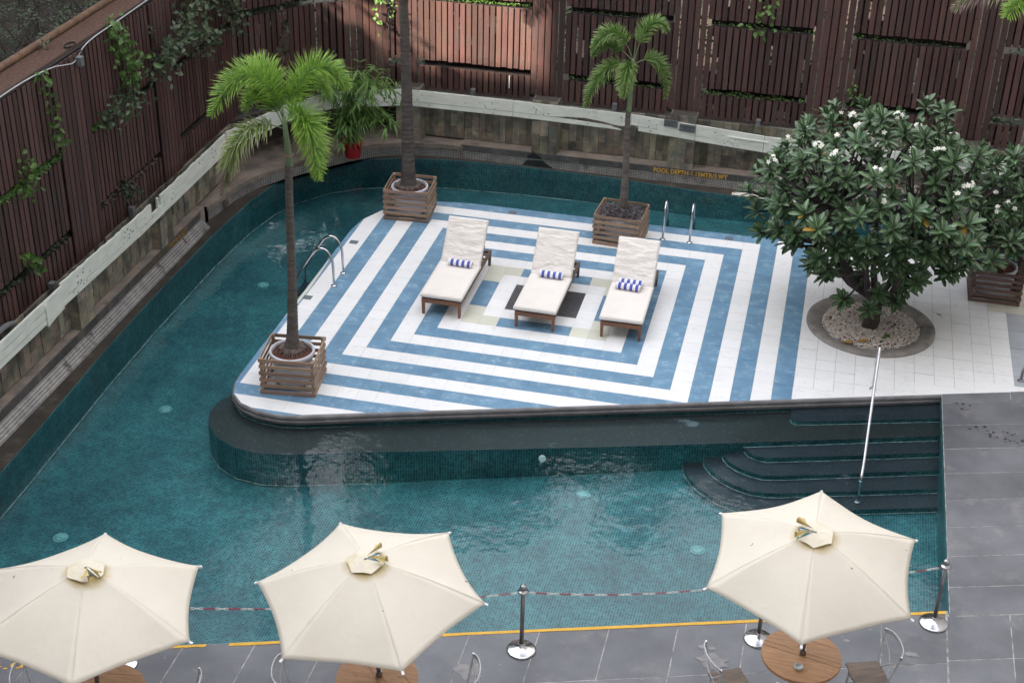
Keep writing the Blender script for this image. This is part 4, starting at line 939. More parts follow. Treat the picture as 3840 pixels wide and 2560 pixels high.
# ================================================================ PLUMERIA
RA=[(3.74,.54,1.90),(5.00,-.63,2.01),(4.79,-.21,2.71),(5.94,1.65,2.13),(4.99,2.02,2.31),(3.41,-.21,2.90),(5.96,2.03,1.26),(4.37,.01,2.86),(5.10,-.66,2.64),(4.92,-.46,1.70),(4.34,-.26,2.13),(3.84,.58,2.55),(6.05,1.44,2.85),(5.56,-.84,2.74),(6.76,1.73,2.50),(5.53,2.31,2.07),(6.17,-.12,1.81),(4.80,.00,3.32),(4.31,1.17,2.93),(5.83,-.01,3.25),(3.75,.84,2.28),(4.34,.08,3.27),(3.89,1.69,2.67),(4.88,2.19,2.98),(5.59,.71,3.81),(5.06,.04,3.46),(5.18,-.30,3.05),(4.03,1.00,2.80),(5.04,1.78,2.76),(5.17,-.25,1.65),(4.72,1.43,3.40),(4.69,1.72,2.71),(5.84,.65,3.44),(4.51,2.42,1.69),(4.53,-.31,1.75),(4.45,2.13,1.95),(6.20,-.35,2.11),(6.07,.39,3.24),(5.10,2.06,2.69),(5.63,1.65,2.59),(6.42,.02,3.36),(6.52,1.93,2.24),(3.60,1.23,2.01),(5.73,.24,3.11),(5.44,1.28,2.97),(4.01,-.60,2.39),(3.89,1.96,2.86),(5.23,.09,2.93),(5.69,1.53,2.99),(4.37,-.56,3.23),(6.08,1.80,3.00),(3.65,.23,2.39),(5.24,1.72,1.51),(4.81,1.79,2.07),(5.44,-.31,2.15),(4.17,.01,1.88),(4.66,.78,3.18),(3.81,.79,2.93),(4.41,1.45,3.08),(6.08,1.67,1.73),(6.30,-.06,2.19),(4.69,1.19,2.95),(5.42,-.41,1.86),(5.63,.26,3.46),(3.84,.32,3.37),(4.11,1.47,2.59),(6.56,.90,1.66),(5.85,-.25,2.98),(4.25,.77,3.34),(5.74,-.15,2.60),(3.74,.86,2.66),(5.71,2.43,2.42),(3.92,.86,3.24),(3.50,.97,2.55),(6.21,2.19,2.21),(6.01,-.91,2.50),(4.25,-.68,2.15),(6.38,2.06,1.48),(5.44,-.20,3.24),(6.34,-.93,2.32),(6.27,1.44,1.78),(6.43,1.25,2.43),(5.59,1.80,2.13),(3.61,1.68,1.71),(3.90,.24,2.03),(5.63,.64,3.22),(3.87,.00,2.98),(4.84,2.43,2.44),(6.31,1.61,2.28),(5.89,.43,3.81),(3.80,1.43,2.87),(6.84,1.21,2.80),(3.71,-.02,2.22),(3.56,1.51,2.19),(6.01,.95,2.94),(4.64,-.25,3.46),(5.48,-.46,3.34),(4.40,1.87,1.87),(5.84,1.92,1.49),(4.24,-.96,2.33),(3.62,-.26,2.39),(4.81,.76,3.44),(5.94,2.29,2.06),(4.12,-.34,3.26),(5.31,-.94,2.46),(4.98,.41,3.06),(5.19,1.98,2.05),(4.00,1.29,1.92),(6.09,1.56,1.46),(4.48,2.03,1.16),(5.28,.99,3.38),(3.49,2.04,2.24),(5.33,.40,3.47),(5.88,1.69,2.76),(6.71,2.01,2.60),(4.56,-.28,2.41),(4.21,.40,3.15),(6.34,-.39,2.91),(5.62,1.78,1.84),(6.06,-.28,3.35),(4.26,1.59,1.41),(4.33,.77,2.98),(4.13,1.73,2.45),(5.21,2.40,1.52),(4.00,.01,2.41),(5.99,.12,3.45),(5.25,-.40,2.73),(6.55,.59,1.66),(3.98,2.07,1.35),(5.89,2.22,2.67),(4.96,1.91,3.10),(3.77,1.95,2.22),(5.52,1.88,1.45),(3.89,.39,2.89),(3.59,1.58,2.54),(6.51,.94,3.08),(4.96,.03,3.77),(4.30,.29,2.82),(4.89,-.40,2.52),(4.80,-1.00,2.62),(4.48,1.37,2.78),(4.94,-.71,3.12),(4.80,.35,3.63),(5.83,1.43,3.49),(5.29,2.28,2.98),(4.11,2.01,1.68),(5.22,2.31,1.92),(6.14,1.91,2.54),(4.76,2.38,1.93),(3.67,.92,1.94),(5.71,-.27,2.25),(6.24,2.08,1.15),(5.75,-.58,2.57),(6.11,-.52,2.80),(6.52,1.42,1.56),(6.32,2.23,2.53),(4.70,2.13,1.76),(4.56,-.64,3.04),(3.18,1.66,2.01),(4.22,-.39,2.77),(3.42,.13,2.63),(6.37,-.69,2.55),(6.18,-.10,2.50),(4.29,2.26,2.20),(4.15,1.17,3.33),(6.04,.31,2.87),(4.46,1.87,1.54),(4.26,1.45,3.32),(4.62,-.56,2.31),(6.14,-.09,2.81),(3.65,1.17,2.35),(5.65,2.35,1.33),(4.38,1.60,2.47),(4.59,1.16,3.22),(4.02,1.68,1.63),(4.16,2.28,1.92),(6.50,.76,2.85),(6.34,1.49,2.75),(5.35,-.62,2.17),(4.96,.06,3.09),(3.95,2.19,2.56),(4.38,-.04,2.55),(5.64,2.01,2.98),(5.58,1.08,3.21),(4.93,1.74,1.59)]
RB=[(7.91,1.56,1.51),(7.21,2.46,2.20),(7.49,2.88,1.21),(7.41,1.65,1.20),(7.02,1.80,1.70),(7.14,1.83,2.28),(6.95,2.50,2.00),(7.88,2.97,2.02),(6.92,1.98,1.04),(7.08,1.69,1.33),(7.89,3.00,1.55),(7.82,2.38,2.41),(6.96,3.07,.91),(7.33,3.12,1.83),(7.85,1.96,2.16),(7.81,2.08,2.45),(7.83,3.37,1.66),(7.02,2.04,1.46),(7.35,2.77,2.10),(7.58,3.19,1.04),(7.51,2.20,2.50),(7.09,1.94,2.02),(6.68,2.78,1.90),(7.44,1.59,1.66),(7.76,1.64,1.21),(7.56,3.10,2.30),(7.90,2.50,2.15),(7.56,3.36,1.33),(7.77,1.32,1.46),(7.97,1.43,1.01),(7.76,1.66,2.00),(7.62,2.73,2.28),(6.74,1.65,1.70),(6.67,2.47,2.13),(7.20,1.39,1.55),(6.85,2.92,1.46),(7.45,1.93,2.09),(6.94,2.43,1.07),(7.91,3.19,2.28),(7.19,2.87,1.26),(7.64,2.91,1.82),(6.65,1.89,2.07),(7.21,2.09,2.58),(7.28,1.69,1.94),(7.19,1.33,1.94),(6.79,2.02,1.69),(7.04,3.32,1.54),(6.75,2.39,1.67),(7.23,3.00,2.28),(7.38,3.13,1.40),(7.38,1.59,2.20),(6.93,2.22,1.97),(7.15,3.14,1.12),(7.74,1.56,2.26),(7.14,2.85,1.76),(7.51,2.36,2.24),(6.94,3.00,2.04),(7.83,1.29,2.00),(8.05,3.26,1.25),(8.01,3.11,1.79)]

FILL=[]
while len(FILL)<70:
    q=V((random.uniform(-2.0,2.0),random.uniform(-1.2,1.2),random.uniform(-1.15,.1)))
    if .45<(q.x/2.0)**2+(q.y/1.2)**2+(q.z/1.25)**2<1.0 and all((q-V(f)).length>.27 for f in FILL): FILL.append(tuple(q))
FILL=[(5.28+a,.55+b_,2.0+c_) for a,b_,c_ in FILL]
LOW=[(3.25,.75,1.75),(3.35,.6,1.45),(3.6,.5,1.55),(3.1,.9,2.0),(3.5,.7,1.95),(3.9,.3,1.45),(6.7,1.3,1.7),(6.9,1.5,2.0),(6.8,1.2,1.4),(7.0,1.7,1.5),(6.6,1.0,1.1),(7.05,1.6,2.4),(4.78,-.10,.78),(5.61,.25,.70),(5.2,.0,.62),(4.45,.45,.90),(5.95,.6,1.0),(5.30,-.1,1.46),(4.52,.2,1.12),(3.80,.7,1.28),(4.29,.4,1.25),(6.3,.5,1.12)]
def plumeria(label,base,cents,crown_c,group,fork_z,nfl,trunk_r=.10,lean=(0,0)):
    t=thing('plumeria_tree',label,'plumeria',base,0,group); B=V(base); fk=B+V((lean[0],lean[1],fork_z))
    b=MB(); b.tube(spline([B+V((-.03,0,-.05)),B+V((.02,.0,fork_z*.5)),fk],4),[trunk_r*1.25]*4+[trunk_r*1.05]*4+[trunk_r],10)
    tr=b.build('trunk','bark',t,smooth=True,world=True)
    # limbs: sectors
    limbs=MB(); nl=9; ends=[]
    for i in range(nl):
        a=2*math.pi*i/nl+.3; e=V(crown_c)+V((math.cos(a)*.95,math.sin(a)*.7,-.25+.3*(i%3)))
        m0=fk+V(((e.x-fk.x)*.55,(e.y-fk.y)*.55,(e.z-fk.z)*.22)); m1=fk+V(((e.x-fk.x)*.85,(e.y-fk.y)*.85,(e.z-fk.z)*.6)); pts=spline([fk,m0,m1,e],5)
        limbs.tube(pts,[.062*(1-.55*j/len(pts))*(1+.12*math.sin(j*2.1)) for j in range(len(pts))],8); ends.append((pts[8],m1)); ends.append((e,e))
    tw=MB(); leaves=[]
    for c in cents:
        c=V(c); s=min((q for _,q in ends),key=lambda q:(q-c).length+ (1.5 if q.z>c.z+.2 else 0)); 
        if c.z<fk.z+.25: s=fk
        out=(c-V(crown_c)); out.z=abs(out.z)*.5; out=out.normalized(); axis=(out*.55+V((0,0,1))).normalized() if c.z>1.0 else (out+V((0,0,.7))).normalized()
        mid=(s+c)/2+V((0,0,-.08)); pts=spline([s,mid,c-axis*.02],4); tw.tube(pts,[.020-.006*j/len(pts) for j in range(len(pts))],6,False)
        x=axis.cross(V((.3,.2,1))).normalized(); y=axis.cross(x); nL=random.randint(14,20); a0=random.uniform(0,6)
        for j in range(nL):
            ph=a0+j*2.4; q=j/nL; el=R(68-q*92+random.uniform(-7,7)); d=(x*math.cos(ph)+y*math.sin(ph))*math.cos(el)+axis*math.sin(el)
            leaves.append((c-axis*.10*q,d,axis,random.uniform(.205,.285)*(.62+.38*math.sin(math.pi*min(1,.25+q))),random.uniform(.075,.100)))
    limbs.build('limb','bark',t,smooth=True,world=True); tw.build('twigs','bark',t,smooth=True,world=True)
    leaves.sort(key=lambda l:(l[0]-CAM).length)
    LM=[]
    for v in range(5):
        bb=MB(); leaf(bb,(0,0,0),(0,1,0),(0,0,1),1,.37,droop=.10+.06*v,nseg=5,fold=.08+.03*v); me=bpy.data.meshes.new('leaf'); me.from_pydata([tuple(p) for p in bb.v],[],bb.f)
        ul=me.uv_layers.new(name='UVMap')
        for li,lp in enumerate(me.loops): ul.data[li].uv=bb.u[lp.vertex_index]
        me.materials.append(MT['plum_leaf']); me.polygons.foreach_set('use_smooth',[True]*len(me.polygons)); LM.append(me)
    yel=LM[0].copy(); yel.materials.clear(); yel.materials.append(MT['plum_yellow'])
    rest=MB(); n_=0
    for (p,d,ax,L,W) in leaves:
        d=d.normalized(); sd=d.cross(ax)
        if sd.length<.05: sd=V((1,0,0))
        sd.normalize(); up=sd.cross(d)
        if n_<300:
            o=bpy.data.objects.new('leaf', yel if random.random()<.012 else random.choice(LM)); C.objects.link(o); o.parent=t
            M4=Matrix(((sd.x,d.x,up.x,0),(sd.y,d.y,up.y,0),(sd.z,d.z,up.z,0),(0,0,0,1)))
            o.location=p-B; o.rotation_euler=M4.to_euler(); o.scale=(L,L,L); n_+=1
        else: leaf(rest,p-B,d,ax,L,W,droop=random.uniform(.08,.35),nseg=5,fold=random.uniform(.06,.2))
    tag(rest.build('foliage','plum_leaf',t,smooth=True),kind='stuff')
    # flowers
    tops=[c for c in cents if V(c).z>1.2]; random.shuffle(tops)
    for c in tops[:nfl]:
        c=V(c); b=MB(); b.useuv=False; st=c+V((random.uniform(-.06,.06),random.uniform(-.12,-.02),.14)); b.cur=2; b.tube([c,st],.006,4,False)
        for j in range(random.randint(3,7)):
            f=st+rdir(-.2,1)*random.uniform(.04,.10); b.cur=2; b.tube([st,f],.003,3,False); ax=(f-st).normalized()+V((0,-.5,.4)); ax.normalize(); x=ax.cross(V((.2,1,.1))).normalized(); y=ax.cross(x)
            for m__ in range(5):
                a=m__*1.2566; d=x*math.cos(a)+y*math.sin(a); s_=ax.cross(d); r_=.037
                b.cur=0; b.add([f,f+d*r_*.6-s_*r_*.34+ax*.004,f+d*r_*1.1-s_*r_*.1+ax*.002,f+d*r_*1.0+s_*r_*.25,f+d*r_*.45+s_*r_*.30],[(0,1,2,3,4)])
            b.cur=1; b.add([f+ax*.004+(x*math.cos(q)+y*math.sin(q))*.009 for q in [0,1.2,2.4,3.6,4.8]],[(0,1,2,3,4)])
        o=b.build('flower_cluster',['petal','petal_eye','plum_leaf'],t); o.location=-B
    return t
plumeria('large spreading plumeria with white flowers growing from the round pebble bed',(5.30,.50,.03),RA+FILL+LOW,(5.25,.7,1.9),None,.45,64,.105,(.03,.05))
plumeria('second plumeria at the right edge hanging over the dark crate',(7.25,2.20,.46),RB,(7.6,2.2,1.7),None,.5,4,.07)
pb=thing('pebble_bed','round concrete ringed bed of pale pebbles under the large plumeria','planter',(5.30,.58,0))
b=MB(); b.lathe([(1.03,-.05),(1.03,.045),(1.0,.062),(.96,.060),(.80,.015),(.76,-.02),(.76,-.1)],72,cap=False); b.build('ring','concrete',pb,smooth=True)
b=MB(); b.lathe([(.80,-.01),(0,.02)],40,cap=False); b.build('bed_soil','soil',pb)
ico=[]; ph=(1+5**.5)/2
for s1 in(-1,1):
    for s2 in(-ph,ph): ico+=[(0,s1,s2),(s1,s2,0),(s2,0,s1)]
import itertools
icf=[f for f in itertools.combinations(range(12),3) if all(abs((V(ico[f[i]])-V(ico[f[j]])).length-2)<.01 for i,j in((0,1),(0,2),(1,2)))]
icf=[f if (V(ico[f[1]])-V(ico[f[0]])).cross(V(ico[f[2]])-V(ico[f[0]])).dot(V(ico[f[0]]))>0 else (f[0],f[2],f[1]) for f in icf]
b=MB()
for k_ in range(4200):
    a=random.uniform(0,6.283); r0=.775*math.sqrt(random.random()); x,y=r0*math.cos(a),r0*math.sin(a); s=random.choice([.009,.011,.013,.016,.022])*random.uniform(.8,1.2)/1.9
    if random.random()<.01: s*=1.5
    sq=random.uniform(.55,.9); rt=random.uniform(0,3); e=random.uniform(1,1.5); zz=.02*(1-r0/.8)+.008+s*.6+random.uniform(0,.012)
    b.add([(x+(v[0]*e*math.cos(rt)-v[1]*math.sin(rt))*s,y+(v[0]*e*math.sin(rt)+v[1]*math.cos(rt))*s,zz+v[2]*s*sq) for v in ico],icf)
tag(b.build('pebbles','pebble',pb,smooth=True),kind='stuff')
for x,y,z,a,m_,l in ((5.10,-.08,.05,.4,'plum_yellow','fallen orange leaf lying on the pebbles'),(4.86,-.17,.055,.1,'plum_yellow','fallen yellow green leaf on the front left rim of the round bed'),(5.50,.12,.05,1.0,'vine_leaf','fallen olive leaf lying on the pebbles by the trunk'),(6.03,.62,.05,.8,'palm_dry','fallen brown leaf at the right of the round bed'),(6.45,1.25,.006,2.7,'vine_leaf','small green leaf lying on the white tiles beside the dark crate')):
    b=MB(); leaf(b,(0,0,0),(math.cos(a),math.sin(a),0.02),(0,0,1),.19 if z>.01 else .10,.08 if z>.01 else .04,-.05,4); tag(b.build('fallen_leaf',m_,loc=(x,y,z)),l,'leaf')
for k_ in range(26):
    x,y=random.choice([(-.5,0),(0,1.6),(6.3,-.2),(3,-1),(-2,-1)]); x+=random.uniform(-1.5,1.5); y+=random.uniform(-1,.8)
b=MB()
for k_ in range(90):
    x,y=random.uniform(-3.6,7.2),random.uniform(-1.6,3.2)
    if random.random()<.5: x=random.uniform(4.2,7.4)
    leaf(b,(x,y,.004),rdir(-.02,.02),(0,0,1),random.uniform(.012,.03),.010,0,2,'lance')
tag(b.build('leaf_litter','palm_dry'),'scattered tiny leaf bits lying across the deck tiles','litter',kind='stuff')

# ================================================================ LOUNGERS AND TOWELS
def cushion_mesh(w,l,th,nx=14,ny=26,r=.035,wr=.0,seed=0):
    """rounded pad, origin centre bottom"""
    rnd=random.Random(seed); b=MB(); import mathutils.noise as mn
    def f(x,y):
        ex=min(1,(w/2-abs(x))/r); ey=min(1,(l/2-abs(y))/r); ex=max(ex,0);ey=max(ey,0)
        return math.sqrt(max(0,1-(1-ex)**2))*math.sqrt(max(0,1-(1-ey)**2))
    xs=[-w/2,-w/2+r*.12,-w/2+r*.4,-w/2+r]+[-w/2+r+(w-2*r)*i/nx for i in range(1,nx)]+[w/2-r,w/2-r*.4,w/2-r*.12,w/2]
    ys=[-l/2,-l/2+r*.12,-l/2+r*.4,-l/2+r]+[-l/2+r+(l-2*r)*i/ny for i in range(1,ny)]+[l/2-r,l/2-r*.4,l/2-r*.12,l/2]
    vs=[];X=len(xs);Y=len(ys)
    for y in ys:
        for x in xs:
            k_=f(x,y); nzz=mn.noise(V((x*4+seed,y*11,seed)))*wr+mn.noise(V((x*9,y*26+seed,3)))*wr*.5; vs.append((x,y,th*.5+th*.5*k_+nzz*k_))
    for y in ys:
        for x in xs: k_=f(x,y); vs.append((x,y,th*.5-th*.5*k_))
    fs=[]
    for j in range(Y-1):
        for i in range(X-1):
            a=j*X+i; fs.append((a,a+1,a+X+1,a+X)); c=a+X*Y; fs.append((c,c+X,c+X+1,c+1))
    b.add(vs,fs); return b
def lounger(label,loc,rz,seed,grey=False,ang=49):
    t=thing('sun_lounger',label,'sun lounger',loc,rz,'sun loungers on the striped deck'); W=.66
    MT_=('teak_grey' if grey else 'teak')
    for s in(-1,1):
        MB().box((0,0,0),(.036,1.99,.068)).build('side_rail','teak_grey' if not grey else 'teak_grey',t,loc=(s*(W/2-.018),0,.262))
        for y,m_ in((-.975,'teak'),(.985,'teak_grey')):
            b=MB(); b.box((0,0,.135),(.052,.060,.27),taper=.72); b.build('leg',m_,t,loc=(s*(W/2-.026),y,0))
    MB().box((0,0,0),(W-.02,.030,.072)).build('front_apron','teak',t,loc=(0,-.992,.255)); MB().box((0,0,0),(W-.02,.03,.06)).build('rear_apron','teak_grey',t,loc=(0,.985,.26))
    for i in range(13): boxobj('slat','teak_grey',(0,-.93+.158*i,.285),(W-.05,.06,.016),t,world=False)
    boxobj('front_strap','dark_steel',(0,-.955,.306),(W-.03,.05,.022),t,world=False)
    b=cushion_mesh(.71,1.25,.082,seed=seed,wr=.004); b.build('seat_cushion','cushion',t,smooth=True,loc=(0,-.405,.315))
    a=R(ang); L=.82
    br=bpy.data.objects.new('backrest',MB().bar((-W/2+.02,0,0),(-W/2+.02,L*.98,0),.036,.03).bar((W/2-.02,0,0),(W/2-.02,L*.98,0),.036,.03).bar((-W/2,L*.98,0),(W/2,L*.98,0),.05,.03).build('tmp',MT_).data)
    bpy.data.objects.remove(bpy.data.objects['tmp']); C.objects.link(br); br.parent=t; br.location=(0,.215,.31); br.rotation_euler=(a,0,0)
    for i in range(7): boxobj('backrest_slat','teak_grey',(0,.08+.115*i,.0),(W-.07,.05,.014),br,world=False)
    b=cushion_mesh(.70,L+.03,.085,seed=seed+5,wr=.020,ny=40,nx=18); b.build('back_cushion','cushion_back',br,smooth=True,loc=(0,L/2+.01,.018))
    boxobj('prop','teak_grey',(W/2-.05,.55,.36),(.03,.03,.42),t,world=False,rx=R(-38)); boxobj('prop','teak_grey',(-W/2+.05,.55,.36),(.03,.03,.42),t,world=False,rx=R(-38))
    return t
lounger('leftmost sun lounger with a wrinkled cream back cushion and one towel',(-1.53,.03,0),R(-.6),1)
lounger('middle sun lounger standing over the dark mosaic rectangle',(.035,.01,0),R(-.8),2)
lounger('rightmost sun lounger with two stacked striped towels, wooden head rail showing',(1.405,.06,0),R(.4),3,grey=True,ang=46)
def towel(label,loc,rz,L=.41,r=.060):
    t=thing('rolled_towel',label,'towel',loc,rz,'rolled striped towels on the loungers'); b=MB(); n=22; pr_=[(0,r*.55),(.004,r*.9),(.012,r)]+[(L*i/8,r*(1+.02*math.sin(i*2))) for i in range(1,8)]+[(L-.012,r),(L-.004,r*.9),(L,r*.55)]
    vs=[];P=[(x-L/2,q) for x,q in pr_]
    for x,q in P:
        for k_ in range(n): a=2*math.pi*k_/n; vs.append((x,q*math.cos(a),q*.92*math.sin(a)))
    fs=[(i*n+k_,i*n+(k_+1)%n,(i+1)*n+(k_+1)%n,(i+1)*n+k_) for i in range(len(P)-1) for k_ in range(n)]+[tuple(range(n)),tuple((len(P)-1)*n+k_ for k_ in range(n))[::-1]]
    b.add(vs,fs); b.build('roll','towel',t,smooth=True)
    for s in(-1,1):
        sp=MB(); sp.tube([(s*(L/2+.001),(r*.12+r*.8*i/28)*math.cos(i*.55),(r*.11+r*.72*i/28)*math.sin(i*.55)) for i in range(29)],.0035,4,False); sp.build('spiral_edge','petal',t)
    return t
towel('blue and white striped towel roll on the leftmost lounger',(-1.50,.10,.452),R(-3))
towel('blue and white striped towel roll on the middle lounger',(.06,.10,.452),R(-2))
towel('front towel roll of the two on the rightmost lounger',(1.36,.02,.452),R(-4))
towel('rear towel roll of the two on the rightmost lounger, half hidden',(1.39,.135,.470),R(-2))

# ================================================================ LADDERS, RAILS, STANCHIONS
def ladder(label,loc,rz,gap=.48,treads=3):
    t=thing('pool_ladder',label,'pool ladder',loc,rz,'steel pool ladders on the deck edges')
    for s in(-.5,.5):
        P=spline([(s*gap,0,0),(s*gap,0,.30),(s*gap,.012,.48),(s*gap,.07,.61),(s*gap,.18,.675),(s*gap,.30,.63),(s*gap,.38,.53),(s*gap,.60,.18),(s*gap,.68,.02),(s*gap,.70,-.15),(s*gap,.70,-.65)],6)
        b=MB(); b.tube(P,.021,12); b.build('handrail','steel',t,smooth=True)
        b=MB(); b.lathe([(.052,0),(.050,.012),(.030,.022),(.024,.024)],20); b.build('flange','steel',t,smooth=True,loc=(s*gap,0,0))
        b=MB(); b.lathe([(.026,0),(.028,.01),(.026,.02)],12); b.build('collar','steel',t,loc=(s*gap,.70,-.19))
    for i in range(treads): boxobj('tread','dark_steel',(0,.68,-.28-.17*i),(gap,.10,.02),t,world=False)
    return t
ladder('steel pool ladder on the left edge of the deck behind the palm trunk',(-3.565,-.19,0),R(90))
ladder('steel pool ladder on the back edge right of the groundcover crate',(1.80,2.86,0),0,gap=.49)
hr=thing('pool_handrail','long steel handrail running down over the pool steps','handrail',(5.38,-1.42,0))
b=MB(); b.tube(spline([(0,0,0),(0,0,.6),(0,-.02,.74),(-.005,-.10,.79),(-.01,-.3,.70),(-.06,-1.6,.13),(-.075,-2.0,-.02),(-.085,-2.16,-.10),(-.09,-2.22,-.2),(-.09,-2.24,-.52)],7),.022,12); b.build('tube','steel',hr,smooth=True)
b=MB(); b.lathe([(.05,0),(.048,.012),(.024,.022)],18); b.build('flange','steel',hr,smooth=True); b=MB(); b.lathe([(.055,0),(.05,.012),(.024,.022)],18); b.build('flange','steel_dull',hr,smooth=True,loc=(-.09,-2.24,-.538))
b=MB(); b.lathe([(.028,0),(.028,.04)],12); b.build('collar','steel',hr,loc=(-.09,-2.235,-.22))
t=thing('handrail_post','steel handrail post at the far right edge of the white tiles','post',(7.60,-.56,0)); b=MB(); b.tube([(0,0,0),(0,0,.6),(.02,.0,.75),(.12,0,.85)],.022,12); b.build('tube','steel',t,smooth=True); MB().lathe([(.055,0),(.05,.012),(.024,.022)],18).build('flange','steel_dull',t,smooth=True)
SP=[((-2.84,-9.81),'steel rope post mostly hidden under the left umbrella'),((1.51,-8.43),'steel rope post standing clear between two umbrellas'),((4.18,-7.54),'steel rope post beside the round table under the right umbrella'),((6.21,-6.72),'steel rope post at the pool corner by the slate walkway')]
for (x,y),l in SP:
    t=thing('rope_post',l,'rope post',(x,y,0),0,'steel posts along the pool edge')
    MB().lathe([(.172,0),(.174,.012),(.165,.022),(.150,.026),(.09,.052),(.045,.072),(.030,.092),(.028,.10)],40).build('base','steel',t,smooth=True)
    MB().lathe([(.025,.09),(.025,.86)],20).build('pole','steel_dull',t,smooth=True)
    MB().lathe([(.027,.845),(.055,.855),(.066,.870),(.055,.884),(.034,.892),(.030,.905),(.038,.92),(.042,.938),(.034,.958),(.018,.968),(.012,.972),(.013,.980),(.004,.986)],28).build('finial','steel',t,smooth=True)
def linkmesh(mat):
    b=MB(); b.tube([(.019*math.cos(q)+ (.010 if math.cos(q)>0 else -.010),.011*math.sin(q),0) for q in [i*math.pi/4+.39 for i in range(8)]],.0038,4,closed=True); me=bpy.data.meshes.new('link'); me.from_pydata([tuple(p) for p in b.v],[],b.f); me.materials.append(MT[mat]); return me
LR,LW=linkmesh('red_plastic'),linkmesh('petal')
for i,((a,_),(c,_)) in enumerate(zip(SP,SP[1:])):
    l=['red and white plastic chain between the left and middle umbrellas','red and white chain hanging from the clear post to under the right umbrella','short red and white chain from the right umbrella to the corner post'][i]
    t=thing('barrier_chain',l,'chain',((a[0]+c[0])/2,(a[1]+c[1])/2,.86),0,'chains between the posts'); L=math.hypot(c[0]-a[0],c[1]-a[1]); n=int(L/.046); az=math.atan2(c[1]-a[1],c[0]-a[0]); sag=.13 if L>3.5 else (.10 if L>2.5 else .06)
    for k_ in range(n):
        s=(k_+.5)/n; z=-4*sag*s*(1-s); sl_=-4*sag*(1-2*s)/L; x=(s-.5)*(c[0]-a[0]);y=(s-.5)*(c[1]-a[1])
        link('link',LR if (k_//3)%2 else LW,t,(x,y,z),rot=(R(90*(k_%2)+ (25 if s<.3 else 0)),-math.atan(sl_),az))
    if i==0:
        pass

